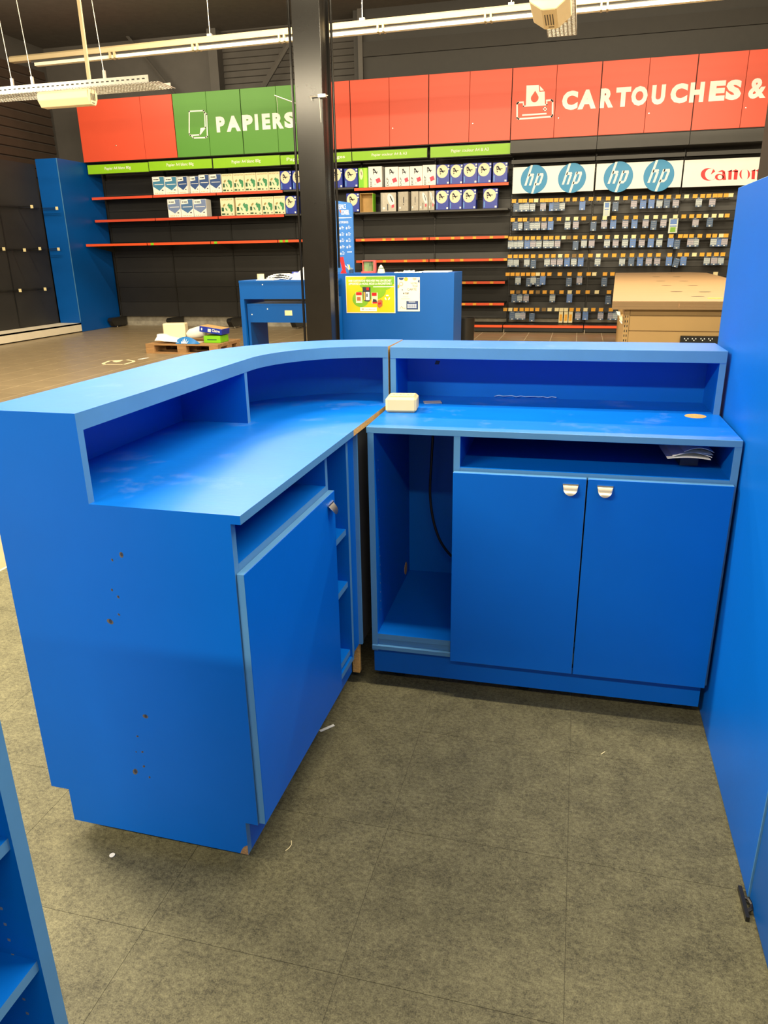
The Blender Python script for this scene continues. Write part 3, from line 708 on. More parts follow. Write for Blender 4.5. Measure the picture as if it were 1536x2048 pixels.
# ------------------------------------------------------------------ BACK WALL: shelving bays
YF, YB = 11.80, 12.28
BX = [-8.92, -7.56, -6.213, -4.858, -3.486, -2.098, -.7045, .7075, 2.131, 3.55]
def zy(px, py, Y): return on_y(px, py, Y).z
ZS1L, ZS2L, ZS3L = zy(302, 390.5, YF), zy(306.8, 436.5, YF), zy(300, 485.5, 11.4)
RSH = [zy(857, 370.5, YF), zy(857, 420.8, YF), zy(857, 474.5, YF), zy(857, 518.5, YF), zy(950, 562.5, YF), zy(950, 605.5, YF)]
BAYLAB = ['empty black shelving bay next to the blue corner column', 'black shelving bay with slate-blue reams, second from the left corner', 'black shelving bay with map-printed reams left of the column',
          'black shelving bay mostly hidden behind the steel column', 'black shelving bay with a lime green ream right of the column', 'black shelving bay with the row of dark blue reams',
          'black pegboard bay under the first two round logos', 'black pegboard bay under the other two round logos', 'black pegboard bay under the red wordmark']
BAYS = []
SLOT = MB()
for k in range(46): SLOT.box(-.004, .004, -.001, .0, k * .05, k * .05 + .022)
def shelf(par, x0, x1, z, yf, strip, strip_m, xa=None, xb=None, tags=()):
    s_ = MB().box(x0 + .006, x1 - .006, yf, YB, z - .03, z).build('shelf', BLACK2 if strip else GREYP, par)
    if strip: MB().box((xa if xa else x0) + .008, (xb if xb else x1) - .008, yf - .012, yf - .001, z - .046, z - .002).build('price_strip', strip_m, s_)
    for i, (tx, tm) in enumerate(tags): MB().box(tx - .03, tx + .03, yf - .016, yf - .0125, z - .044, z - .004).build('price_tag', tm, s_)
    return s_
for i in range(9):
    x0, x1 = BX[i], BX[i + 1]
    t = thing('shelving_bay', BAYLAB[i], 'shelving', ((x0 + x1) / 2, 12.1, 0), group='black shelving bays along the back wall')
    BAYS.append(t)
    MB().box(x0 + .001, x0 + .03, YB - .012, YB + .05, .05, 3.05).build('upright', BLACK2, t)
    sm = MB()
    for k in range(55): sm.box(x0 + .010, x0 + .022, YB - .0135, YB - .0122, .25 + k * .05, .25 + k * .05 + .026)
    sm.build('slot_row', BLKP, t, kind='stuff')
    pm_ = BLACK2 if i >= 4 else BLACK
    z = .2; k = 0
    while z < 2.8:
        MB().box(x0 + .031, x1 - .003, YB + (.006 if k % 2 else 0), YB + .03, z, z + .29).build('back_panel', pm_ if (i < 4 or k % 3) else GREYP, t); z += .296; k += 1
    if i < 4:
        if i < 3:
            shelf(t, x0, x1, ZS1L, YF, True, REDSTRIP); shelf(t, x0, x1, ZS2L, YF, True, REDSTRIP)
        else:
            shelf(t, x0, x1, ZS1L, YF, False, None); shelf(t, x0, x1, ZS2L, YF, False, None)
        tg = [(W(q, 486, 11.4)[0], LEAF) for q in (305, 432, 563, 574) if x0 < W(q, 486, 11.4)[0] < x1]
        shelf(t, x0, x1, ZS3L, 11.4, True, ORANGE, tags=tg)
        MB().prism([(11.45, ZS3L - .031), (YB, ZS3L - .031), (YB, ZS3L - .16)][::-1], x0 + .03, x0 + .036, 'x').build('bracket', GREYP, t)
        xf = x0 + .06
        MB().prism([(11.75, .165), (11.75, .14), (11.85, .03), (12.3, .03), (12.3, .20), (11.8, .20)], xf - .05, xf + .05, 'x').build('foot', BLKP, t)
        MB().lathe([(.012, 0), (.012, .031)], (xf, 12.0, 0), 8).build('foot_screw', STEEL, t)
    elif i < 6:
        for k, z in enumerate(RSH):
            tg = []
            if k in (2, 3): tg = [(x0 + .1 + q, TAGO) for q in ((.05, .45, .62, .85, 1.2) if i == 4 else (.05, .33, .5, .72, 1.02, 1.28)) if (k == 2 or q not in (.62, .72))]
            if k in (4, 5) and i == 5: tg = [(x0 + .1 + q, TAGO) for q in (.25, .55, .75, 1.05)]
            shelf(t, x0, x1, z, YF, k != 1, ORANGE, xa=(W(708, 378, YF)[0] if (i == 4 and k == 0) else None), tags=tg)
            MB().prism([(YF + .05, z - .031), (YB, z - .031), (YB, z - .13)][::-1], x0 + .03, x0 + .035, 'x').build('bracket', GREYP, t)
    if i >= 4:   # base deck
        zd = zy(1120, 652, 11.62)
        dk = MB().box(x0 + .006, x1 - .006, 11.62, YB, zd - .035, zd + .01).build('base_deck', BLACK2, t)
        MB().box(x0 + .008, x1 - .008, 11.608, 11.619, zd - .032, zd + .01).build('price_strip', ORANGE, dk)
        MB().box(x0 + .006, x1 - .006, 11.63, 11.65, .015, zd - .036).build('plinth', BLACK2, t)
        MB().lathe([(.013, 0), (.013, .05)], (x0 + .02, 11.62, 0), 8).build('foot_screw', STEEL, t)
    if i >= 6:
        za, zb2 = zy(1120, 276 + 1, 11.72), zy(1120, 301.5, 11.72)
        MB().box(x0 + .004, x1 - .004, 11.72, YB, zb2, za).build('canopy', GREYP, t)
        MB().box(x0 + .01, x1 - .01, 12.0, 12.03, zb2 - .14, zb2 - .08).build('rail', GREYP, t)
# green shelf signs
SG = [(174.4, 295.4, 331, 324.4, 349, 343, 1, 'lime green paper sign, leftmost above the empty shelves'), (297, 422.7, 323.5, 317.5, 342, 336, 2, 'lime green paper sign above the slate-blue reams'),
      (425.4, 559, 316.6, 310.6, 337, 330, 3, 'lime green paper sign above the map-printed reams'), (560.5, 702.5, 310.5, 304.2, 330, 322.4, 4, 'lime green sign crossed by the steel column'),
      (704.3, 854, 304, 295.6, 322, 314, 5, 'lime green colour-paper sign right of the column'), (860.8, 1021, 294.8, 285.7, 316, 307, 6, 'lime green colour-paper sign above the dark blue reams')]
YSG = 11.76
for pa, pb, ta, tb, ba, bb, k, lab in SG:
    x0, x1 = W(pa, ta, YSG)[0], W(pb, tb, YSG)[0]; z1 = (W(pa, ta, YSG)[1] + W(pb, tb, YSG)[1]) / 2; z0 = (W(pa, ba, YSG)[1] + W(pb, bb, YSG)[1]) / 2
    t = thing('shelf_sign', lab, 'sign', ((x0 + x1) / 2, YSG, z0), group='lime green paper signs over the shelves')
    MB().box(x0, x1, YSG, YSG + .015, z0, z1).build('plate', LIME, t)
    MB().box(x0 - .01, x1 + .01, YSG + .0155, YSG + .03, z0 - .012, z1 + .012).build('backing', BLACK2, t)
    yt = YSG - .0012; h = z1 - z0; xm = (x0 + x1) / 2; wd = x1 - x0
    m = MB()
    if k <= 3: m.text('Papier A4 blanc 80g', xm - wd * .215, xm + wd * .215, z0 + h * .30, z0 + h * .72, yt, bold=.008)
    elif k == 4:
        m.text('Papier', x0 + .12, x0 + .45, z0 + h * .28, z0 + h * .72, yt, bold=.008); m.text('images', x1 - .44, x1 - .12, z0 + h * .28, z0 + h * .70, yt, bold=.008)
    else: m.text('Papier couleur A4 & A3', xm - wd * .235, xm + wd * .235, z0 + h * .30, z0 + h * .70, yt, bold=.008)
    m.build('lettering', WHITE, t)
# brand boards
YP = 11.90
def corner(a, b): return W(a, b, YP)
BR = [((1026, 335), (1191, 328), (1029, 388), (1189, 381), [(1068, 358.7, 23.5), (1144, 356, 24)], 'cream board with two round blue logos above the left pegboard'),
      ((1193.5, 327), (1367.5, 321), (1190.5, 381), (1363, 373), [(1236.6, 354, 24.5), (1317.5, 351.4, 25)], 'cream board with two round blue logos above the middle pegboard')]
for tl_, tr_, bl_, br_, lg, lab in BR:
    x0, x1 = corner(*tl_)[0] + .005, corner(*tr_)[0] - .005; z1 = (corner(*tl_)[1] + corner(*tr_)[1]) / 2; z0 = (corner(*bl_)[1] + corner(*br_)[1]) / 2
    t = thing('logo_board', lab, 'sign', ((x0 + x1) / 2, YP, z0), group='logo boards over the pegboards')
    MB().box(x0, x1, YP, YP + .012, z0, z1).build('board', WHITE, t)
    for px, py, r in lg:
        cx, cz = corner(px, py); R_ = r * 14.1 / 1461 * 1.0
        m = MB().fell(cx, cz, R_, R_, YP - .0012, 0, 36)
        # slanted h and p, strokes of equal width running to the rim
        def sl_(x, z): return (cx + (x + .30 * z) * R_, cz + z * R_)
        y2 = YP - .0022; wv = .155
        def bar(x, za, zb3): m.flat([sl_(x - wv / 2, za), sl_(x + wv / 2, za), sl_(x + wv / 2, zb3), sl_(x - wv / 2, zb3)], y2, 1)
        bar(-.50, -.42, .98); bar(-.16, -.42, .22); m.flat([sl_(-.50, .22), sl_(-.16, .22), sl_(-.09, .30), sl_(-.16, .40), sl_(-.50, .40)], y2, 1)
        bar(.20, -.98, .40); bar(.54, -.26, .24); m.flat([sl_(.2, .24), sl_(.62, .24), sl_(.54, .40), sl_(.2, .40)], y2, 1); m.flat([sl_(.2, -.42), sl_(.50, -.42), sl_(.62, -.26), sl_(.2, -.26)], y2, 1)
        m.build('round_logo', [HPB, WHITE], t)
x0 = corner(1370, 320.5)[0]; x1 = 3.55; z1 = corner(1370, 320.5)[1]; z0 = corner(1370, 374.5)[1]
t = thing('logo_board', 'cream board with the red wordmark beside the dark right column', 'sign', ((x0 + x1) / 2, YP, z0), group='logo boards over the pegboards')
MB().box(x0, x1, YP, YP + .012, z0, z1).build('board', WHITE, t)
CS = 156 / 1452.0
def CW(x, y): return W(1380 + x * CS, 200 + y * CS, YP)
m = MB(); yt = YP - .0012
def ell_ring(cx, cy, ro, rio, ri, rii, dx, a0, a1, n=18, rot=0):
    pts_o = []; pts_i = []
    for k in range(n + 1):
        a_ = math.radians(a0 + (a1 - a0) * k / n)
        pts_o.append(CW(cx + ro * math.cos(a_), cy - rio * math.sin(a_))); pts_i.append(CW(cx + dx + ri * math.cos(a_), cy - rii * math.sin(a_)))
    for k in range(n): m.flat([pts_o[k], pts_o[k + 1], pts_i[k + 1], pts_i[k]], yt)
ell_ring(345, 1385, 145, 118, 108, 108, 42, 38, 322)      # C
m.flat([CW(470, 1330), CW(430, 1290), CW(385, 1390)], yt)
ell_ring(545, 1435, 82, 60, 45, 42, 12, 0, 360)           # a bowl
m.flat([CW(600, 1330), CW(655, 1360), CW(672, 1487), CW(608, 1490)], yt); m.flat([CW(510, 1340), CW(600, 1300), CW(655, 1330), CW(650, 1375), CW(600, 1335)], yt)
def nn(o, ytop, ybot):
    m.flat([CW(o + 15, ytop + 40), CW(o + 80, ytop + 10), CW(o + 68, ybot), CW(o + 8, ybot)], yt); m.flat([CW(o - 15, ytop + 45), CW(o + 80, ytop + 5), CW(o + 76, ytop + 38)], yt)
    m.flat([CW(o + 76, ytop + 38), CW(o + 150, ytop), CW(o + 196, ytop + 22), CW(o + 190, ytop + 50), CW(o + 128, ytop + 50)], yt); m.flat([CW(o + 122, ytop + 36), CW(o + 192, ytop + 32), CW(o + 172, ybot), CW(o + 108, ybot)], yt)
nn(702, 1290, 1482)
ell_ring(1018, 1385, 98, 98, 30, 92, -32, 95, 265); ell_ring(1018, 1385, 98, 98, 30, 92, 32, -85, 85)
nn(1136, 1282, 1474)
m.build('wordmark', CANR, t)

# ------------------------------------------------------------------ peg hooks with tags, and hanging cards
def P4(l, sc, ox): return [ox + v * sc for v in l]
K = .16276; K6 = .16927
a4 = lambda l: P4(l, K, 1010); a5 = lambda l: P4(l, K, 1230); a6 = lambda l: P4(l, K6, 1000)
ROWSP = [  # (y left, y right at x=1020/1460), tags, cream tags, dull tags, cards (px, kind, dy)
 ((402.5, 390.5), a4([110, 190, 245, 320, 382, 457, 512, 568, 630, 693, 770, 857, 950, 1055, 1153, 1267, 1377]) + a5([130, 250, 360, 460, 565, 660, 775, 880, 985, 1078, 1152, 1230, 1292, 1365, 1425]), [4, 16, 24, 31], [],
  [(x, k) for x, k in zip(a4([138, 205, 262, 335, 468, 578, 632, 700, 950, 1360]) + a5([232, 347, 447, 548, 637, 750, 1030, 1200]), [3, 1, 1, 1, 4, 2, 3, 1, 2, 3, 4, 2, 2, 1, 3, 4, 1, 4])]),
 ((440, 431), a4([95, 183, 245, 328, 393, 478, 560, 663, 770, 872, 967, 1097, 1225, 1337, 1490]) + a5([253, 388, 500, 610, 742, 845, 942, 1030, 1117, 1218, 1303, 1378]), [8, 9, 12, 16, 17, 18, 19, 23, 24, 25], [3],
  [(x, k) for x, k in zip(a4([125, 180, 265, 328, 398, 478, 560, 768, 870, 1088, 1218, 1330, 1478]) + a5([240, 375, 478, 595, 993, 1165]), [3, 1, 3, 1, 1, 4, 2, 1, 4, 3, 4, 2, 4, 2, 4, 3, 4, 4, 3])]),
 ((476.5, 471), a4([67, 127, 190, 272, 342, 413, 500, 567, 643, 720, 783, 865, 975, 1068, 1168, 1258, 1370, 1480]) + a5([230, 343, 450, 560, 690, 803, 868, 940, 1042, 1150, 1225, 1305, 1365]), [9, 14, 16, 17, 18, 21, 29], [10],
  [(x, k) for x, k in zip(a4([70, 132, 192, 270, 343, 415, 500, 565, 645, 868, 970, 1065, 1253, 1360, 1475]) + a5([122, 218, 330, 440, 545, 683, 765, 925, 995, 1210, 1280, 1345]), [1, 1, 1, 2, 4, 1, 1, 1, 4, 3, 1, 4, 1, 4, 1, 1, 2, 4, 2, 1, 2, 3, 4, 1, 1, 2, 4])]),
 ((512.8, 508.5), a4([60, 130, 195, 265, 345, 437, 517, 595, 677, 760, 850, 932, 1050, 1145, 1237, 1342, 1450]) + a5([208, 320, 427, 533, 672, 797, 880, 975, 1070, 1155, 1245, 1325]), [8, 13, 24], [10],
  [(x, k) for x, k in zip(a4([65, 135, 268, 347, 517, 595, 675, 762, 845, 930, 1138, 1440]) + a5([200, 308, 415, 520, 662, 755, 840, 1132, 1218, 1303]), [1, 1, 1, 3, 1, 4, 4, 2, 1, 2, 1, 1, 3, 2, 4, 4, 2, 3, 2, 1, 4, 1])]),
 ((548.7, 547.5), a6([90, 147, 208, 270, 332, 393, 447, 507, 583, 705, 820, 942, 1047, 1113, 1240, 1328]) + [1431], [6, 13, 16], [],
  [(x, k) for x, k in zip(a6([213, 340, 393, 450, 505, 815, 938, 1233]), [1, 3, 1, 3, 2, 3, 4, 3])]),
 ((584.2, 584.2), a6([145, 215, 292, 370, 447, 527, 613, 727, 823, 922, 1035, 1143, 1287]), [8, 11], [1, 4],
  [(x, k) for x, k in zip(a6([167, 232, 308, 618, 820, 1280]), [3, 1, 4, 1, 2, 3])]),
 ((619, 620), a6([62, 122, 185, 255, 317, 373, 440, 518, 585, 670, 725, 780, 845, 922, 1010, 1102, 1193, 1310]), [1, 8, 9, 10, 11, 14], [7],
  [(x, k) for x, k in zip(a6([143, 207, 268, 377, 920, 1008, 1188, 1308, 1368]), [3, 1, 4, 3, 4, 2, 4, 4, 1])])]
ROWN = ['top hook row', 'second hook row', 'third hook row', 'fourth hook row', 'fifth hook row', 'sixth hook row', 'lowest hook row']
def hook_mesh(tm, nm):
    m = MB().tube([(0, .21, -.035), (0, .02, -.03), (0, .005, -.01)], .005, 5, 0)
    m.box(-.036, .036, 0, .004, -.028, .03, 1)
    m.face([(.036, -.0, .03), (.036, .0, .012), (.046, .02, .03)], 1)
    o = m.build(nm, [BLKP, tm], org=(0, 0, 0)); me = o.data; bpy.data.objects.remove(o); return me
HK = {'o': hook_mesh(TAGO, 'peg_hook'), 'w': hook_mesh(TAGW, 'peg_hook'), 'd': hook_mesh(TAGD, 'peg_hook')}
def card_mesh(mt, k):
    m = MB().box(-.048, .048, .004, .03, -.075, .072, 0)
    m.frect(-.048, .048, .042, .072, .0032, 1)
    for q in (.022, -.012, -.04): m.frect(-.04, .04, q - .004, q + .003, .003, 2)
    m.frect(-.048, .048, -.075, -.05, .0030, 1); m.frect(-.012, .014, -.070, -.054, .0022, 3)
    m.frect(-.02, -.006, .058, .064, .0022, 3); m.frect(.004, .02, .058, .064, .0022, 3)
    o = m.build('cartridge_pack', [mt, C3 if k != 2 else C2, mat('card_band', S(120, 132, 150), .5, var=.1), WHITE], org=(0, 0, 0)); me = o.data; bpy.data.objects.remove(o); return me
CM = {1: card_mesh(C1, 1), 2: card_mesh(C2, 2), 3: card_mesh(C3, 3), 4: card_mesh(C4, 4)}
CN = {1: 'pale grey-blue', 2: 'bright blue', 3: 'dark slate', 4: 'mauve-grey'}; TN = {'o': 'amber-tagged', 'w': 'cream-tagged', 'd': 'dull brown-tagged'}
YTAG = 11.97
for ri, ((yl, yr), tags, cr_, du, cards) in enumerate(ROWSP):
    zr = []
    for n, px in enumerate(tags):
        py = yl + (yr - yl) * (px - 1020) / 440.0
        q = on_y(px, py, YTAG); kind = 'w' if n in cr_ else 'd' if n in du else 'o'; zr.append(q.z)
        h = inst('peg_hook', HK[kind], q)
        tag(h, '%s peg hook, %s from the left in the %s' % (TN[kind], ordinal(n + 1), ROWN[ri]), 'hook', 'peg hooks on the cartridge wall')
    zb = sum(zr) / len(zr) - .06
    for bi in (6, 7, 8):
        MB().box(BX[bi] + .03, BX[bi + 1] - .03, YB - .085, YB - .06, zb - .008, zb + .008).box(BX[bi] + .03, BX[bi] + .05, YB - .06, YB, zb - .008, zb + .008).box(BX[bi + 1] - .05, BX[bi + 1] - .03, YB - .06, YB, zb - .008, zb + .008).build('hook_bar', BLKP, BAYS[bi])
    for n, (px, k) in enumerate(cards):
        py = yl + (yr - yl) * (px - 1020) / 440.0 + 12.0
        q = on_y(px, py, 12.01); dz = -.03 if (k == 3 and n % 2) else 0
        c_ = inst('cartridge_pack', CM[k], q + Vector((0, .032 * (n % 2) - .01, dz)))
        if ri == 3 and 1350 < px < 1358: c_.rotation_euler = (0, .22, 0)
        tag(c_, '%s ink cartridge pack, %s from the left in the %s' % (CN[k], ordinal(n + 1), ROWN[ri]), 'cartridge pack', 'ink cartridge packs on the hooks')
for (xa, xb, ya_, yb_), lab in (((1208, 1219, 404, 432), 'tall clear blister pack in the top hook row'), ((1339, 1354, 437, 466), 'tall clear blister pack with a yellow label in the second hook row')):
    a = on_y(xa, ya_, 12.0); b = on_y(xb, yb_, 12.0)
    t = thing('blister_pack', lab, 'blister pack', ((a.x + b.x) / 2, 12.0, b.z))
    h = a.z - b.z
    MB().box(a.x, b.x, 12.004, 12.03, b.z, a.z).build('shell', SILV, t)
    MB().frect(a.x + .02, b.x - .02, b.z + h * .45, a.z - h * .06, 12.002, 0).frect(a.x + .02, b.x - .02, b.z + h * .52, b.z + h * .6, 12.001, 1).build('card', [C2, WHITE], t)
    MB().frect(a.x + .03, b.x - .03, b.z + h * .08, b.z + h * .40, 12.002).build('label', PGRN if xa > 1300 else LEAF and C1, t)
for n, (px, lab) in enumerate(((1121.5, 'leftmost'), (1131.5, 'middle'), (1141, 'rightmost'))):
    a = on_y(px - 3.2, 623, 12.0); b = on_y(px + 3.2, 645.5, 12.0)
    t = MB().box(a.x, b.x, 12.0, 12.03, b.z, a.z, 0).frect(a.x + .012, b.x - .012, b.z + .03, a.z - .05, 11.999, 1).build('slim_box', [TAGW, TAGO])
    tag(t, lab + ' of the three long cream boxes in the lowest hook row', 'box', 'long cream boxes on the pegboard')

# ------------------------------------------------------------------ reams on the shelves
YR = YF + .015
def ream(kind, xa, xb, yt_, z, lab, rot=0.0, cat='paper ream', side=0):
    z = z + .002; x0, x1 = W(xa, yt_ + 15, YR)[0], W(xb, yt_ + 15, YR)[0]; h = min(.44, max(.28, W((xa + xb) / 2, yt_, YR)[1] - z)); wd = x1 - x0; cx = (x0 + x1) / 2
    t = thing('paper_ream', lab, cat, (cx, YR + .1, z), group='paper reams on the wall shelves')
    B_ = MB(); P_ = MB(); y = YR - .0012; y2 = YR - .0020; y3 = YR - .0028
    X = lambda u: x0 + wd * u; Z = lambda v: z + h * v
    base = {'chev': WHITE, 'map': mat('cream_ream', S(238, 226, 190), .45, var=.02), 'oval': RB, 'dcp': WHITE, 'grey': RGY, 'lime': LEAF}[kind.split('_')[0]]
    if kind.startswith('chev'):
        mts = [{'t': RBT, 'd': RBD, 's': RBL, 'v': RBV}[kind[-1]], WHITE, INK, GOLD]
        P_.flat([(X(.04), Z(.98)), (X(.98), Z(.98)), (X(.98), Z(.48)), (X(.53), Z(.22)), (X(.04), Z(.46))], y, 0)
        P_.flat([(X(.06), Z(.96)), (X(.60), Z(.98)), (X(.64), Z(.76)), (X(.06), Z(.72))], y2, 1)
        P_.fell(X(.18), Z(.85), wd * .05, h * .035, y3, 2, 8).frect(X(.26), X(.54), Z(.82), Z(.87), y3, 2)
        P_.frect(X(.16), X(.9), Z(.555), Z(.585), y2, 1)
        for k in range(5): P_.fell(X(.20 + k * .14), Z(.09), wd * .035, h * .028, y, 3, 6)
        P_.frect(X(.72), X(.86), Z(.22), Z(.27), y, 2)
    elif kind.startswith('map'):
        mts = [RG, RGD, INK, mat('ream_ochre', S(165, 150, 90), .5, var=.1)]
        P_.text('NAVIGATOR', X(.08), X(.92), Z(.87), Z(.95), y, 3, bold=.02)
        P_.fell(X(.74), Z(.52), wd * .17, h * .12, y, 0, 12, rot=.4).fell(X(.80), Z(.36), wd * .10, h * .15, y2, 0, 10, rot=-.2).fell(X(.6), Z(.62), wd * .12, h * .05, y, 0, 10, rot=.9)
        P_.fell(X(.27), Z(.60), wd * .13, h * .055, y, 3, 10, rot=.7).fell(X(.42), Z(.36), wd * .05, h * .11, y, 0, 8, rot=.5)
        P_.frect(X(.07), X(.24), Z(.26), Z(.48), y, 1).frect(X(.07), X(.32), Z(.06), Z(.15), y, 1).frect(X(.42), X(.56), Z(.06), Z(.13), y, 1).frect(X(.78), X(.88), Z(.07), Z(.12), y, 2)
    elif kind.startswith('oval'):
        mts = [CREAM, INK, WHITE, mat('ream_sky', S(90, 150, 220), .5, var=.05)]
        P_.fell(X(.46), Z(.66), wd * .42, h * .33, y, 0, 22, rot=-.25)
        P_.flat([(X(.24), Z(.82)), (X(.36), Z(.84)), (X(.56), Z(.60)), (X(.50), Z(.58))], y2, 1).flat([(X(.24), Z(.82)), (X(.29), Z(.82)), (X(.30), Z(.60)), (X(.26), Z(.60))], y2, 1).flat([(X(.28), Z(.68)), (X(.66), Z(.70)), (X(.66), Z(.66)), (X(.28), Z(.63))], y2, 1).flat([(X(.25), Z(.57)), (X(.36), Z(.58)), (X(.30), Z(.49))], y2, 1)
        P_.frect(X(.86), X(.98), Z(.88), Z(.96), y, 2).frect(X(.86), X(.98), Z(.74), Z(.81), y, 2).frect(X(.82), X(.95), Z(.04), Z(.13), y, 2)
        P_.frect(X(.06), X(.14), Z(.06), Z(.36), y, 3)
    elif kind.startswith('dcp'):
        mts = [PINK, INK, RGY, WHITE]
        P_.flat([(X(.34), Z(.88)), (X(.44), Z(.90)), (X(.66), Z(.66)), (X(.60), Z(.64))], y, 1).flat([(X(.34), Z(.88)), (X(.39), Z(.88)), (X(.40), Z(.62)), (X(.36), Z(.62))], y, 1).flat([(X(.36), Z(.72)), (X(.70), Z(.75)), (X(.70), Z(.71)), (X(.36), Z(.68))], y, 1)
        P_.flat([(X(.52), Z(.38)), (X(.82), Z(.46)), (X(.92), Z(.26)), (X(.62), Z(.18))], y, 0)
        tm_ = MB().text('DCP', 0, h * .42, 0, wd * .14, 0, 1, bold=.02); i_ = len(P_.v)
        P_.v += [(X(.26) - v[2], y, Z(.04) + v[0]) for v in tm_.v]; P_.f += [tuple(i_ + q for q in f) for f in tm_.f]; P_.m += [1] * len(tm_.f)
        P_.frect(X(.45), X(.52), Z(.12), Z(.17), y, 2)
    elif kind.startswith('grey'):
        mts = [WHITE, INK, PINK, mat('ream_silver', S(150, 146, 134), .35, var=.1)]
        P_.frect(X(.0), X(.12), Z(.0), Z(1), y, 3)
        P_.fell(X(.2), Z(.18), wd * .08, h * .06, y2, 0, 10)
        if kind.endswith('p'):
            P_.fell(X(.66), Z(.62), wd * .20, h * .34, y, 0, 16, rot=.35); P_.flat([(X(.58), Z(.8)), (X(.64), Z(.82)), (X(.8), Z(.52)), (X(.74), Z(.5))], y2, 1); P_.flat([(X(.7), Z(.34)), (X(.86), Z(.38)), (X(.86), Z(.22)), (X(.7), Z(.18))], y2, 2)
            P_.frect(X(.42), X(.48), Z(.05), Z(.4), y2, 1)
        else:
            P_.frect(X(.52), X(.60), Z(.42), Z(.72), y2, 1); P_.frect(X(.5), X(.56), Z(.3), Z(.36), y2, 1)
    else:
        mts = [CREAM, INK, mat('ream_yellow_green', S(175, 225, 60), .45, var=.05), WHITE]
        P_.frect(X(.55), X(.9), Z(0), Z(.98), y, 2); P_.fell(X(.3), Z(.68), wd * .2, h * .27, y2, 0, 16); P_.flat([(X(.24), Z(.8)), (X(.3), Z(.82)), (X(.4), Z(.64)), (X(.36), Z(.62))], y3, 1)
    P_.frect(X(.012), X(.988), Z(.012), Z(.988), YR - .0006, len(mts)); mts.append(base)
    B_.box(x0 + .002, x1 - .002, YR, YR + .21, z + .0005, z + h)
    if rot: B_.rot((cx, YR + .1, 0), rot); P_.rot((cx, YR + .1, 0), rot)
    B_.build('wrapper', base, t, bevel=.004); P_.build('front_print', mts, t)
    if side:
        s_ = MB(); s_.flat([(0, .02), (.16, .02), (.16, h - .02), (0, h - .02)], 0, 0); s_.fell(.08, h * .66, .05, h * .2, -.0006, 1, 14)
        s_.rot((0, 0, 0), math.radians(90)); s_.v = [(v[0] + x1 - .0008, v[1] + YR + .02, v[2] + z) for v in s_.v]
        s_.build('side_print', [RB, CREAM], t)
    return t
def L1(x): return 280 + x * .20833
def topline(p, a, b): return a[1] + (b[1] - a[1]) * (p - a[0]) / (b[0] - a[0])
CH = [(120, 236, 't', 160, 'pale teal-blue chevron ream, leftmost on the top left shelf'), (237, 354, 't', 160, 'pale teal-blue chevron ream, second on the top left shelf'), (362, 468, 'd', 158, 'navy chevron ream turned slightly, third on the top left shelf'), (480, 566, 'd', 155, 'narrow navy chevron ream, fourth on the top left shelf'), (566, 664, 'd', 140, 'navy chevron ream, fifth on the top left shelf'), (667, 780, 'd', 135, 'navy chevron ream touching the map-printed reams')]
for a, b, k, yt_, lab in CH: ream('chev_' + k, L1(a), L1(b), 320 + yt_ * .20833, ZS1L, lab, rot=(-.18 if 'turned' in lab else 0))
for a, b, k, lab in ((265, 388, 'v', 'lavender-blue chevron ream, left of the three on the second left shelf'), (391, 510, 's', 'slate-blue chevron ream, middle of the three on the second left shelf'), (513, 637, 'v', 'lavender-blue chevron ream, right of the three on the second left shelf')):
    ream('chev_' + k, L1(a), L1(b), 320 + 376 * .20833, ZS2L, lab)
for n, (a, b) in enumerate(((785, 892), (894, 1001), (1003, 1114), (1116, 1231), (1233, 1342))):
    ream('map', L1(a), L1(b), 320 + (132 - n * 5) * .20833, ZS1L, 'cream ream with green map print, %s of the five on the top left shelf' % ordinal(n + 1))
for n, (a, b) in enumerate(((772, 902), (915, 1042), (1046, 1168), (1171, 1281), (1284, 1393))):
    ream('map', L1(a), L1(b), 320 + (365 - n * 5) * .20833, ZS2L, 'cream ream with green map print, %s of the five on the second left shelf' % ordinal(n + 1), rot=(.12 if n == 1 else 0))
ream('oval', L1(1346), L1(1452), 320 + 105 * .20833, ZS1L, 'dark blue ream beside the steel column, top left shelf')
ream('oval', L1(1462), L1(1568), 320 + 100 * .20833, ZS1L, 'dark blue ream half behind the steel column, top left shelf')
ream('oval', L1(1396), L1(1500), 320 + 345 * .20833, ZS2L, 'dark blue ream beside the steel column, second left shelf')
def L2(x): return 680 + x * .22786
def Y2(y): return 310 + y * .22786
TR = [(-80, 20, 'oval', 118, 'dark blue ream cut by the right edge of the column, top right shelf', 0), (38, 155, 'oval', 118, 'dark blue ream left of the lime green ream', 0), (162, 244, 'lime', 112, 'lime green ream on the top right shelf', 0), (248, 368, 'dcp', 100, 'white ream with a pink square beside the lime green ream', 0),
      (394, 512, 'dcp', 104, 'white ream with a pink square, second of the five', 0), (514, 610, 'dcp', 103, 'white ream with a pink square, third of the five', 0), (612, 723, 'dcp', 97, 'white ream with a pink square, fourth of the five', 0), (724, 842, 'dcp', 86, 'white ream with a pink square next to the dark blue reams', 0),
      (846, 962, 'oval', 84, 'dark blue ream next to the white reams, top right shelf', 0), (966, 1077, 'oval', 82, 'dark blue ream, second of the five at the right of the top shelf', 0), (1081, 1205, 'oval', 72, 'dark blue ream, third of the five at the right of the top shelf', 0), (1208, 1328, 'oval', 68, 'dark blue ream, fourth of the five at the right of the top shelf', 0), (1342, 1470, 'oval', 64, 'dark blue ream at the right end of the top shelf, side showing', 1)]
for a, b, k, yt_, lab, sd_ in TR: ream(k, L2(a), L2(b), Y2(yt_), ZS1L if b < 160 else RSH[0], lab, side=sd_)
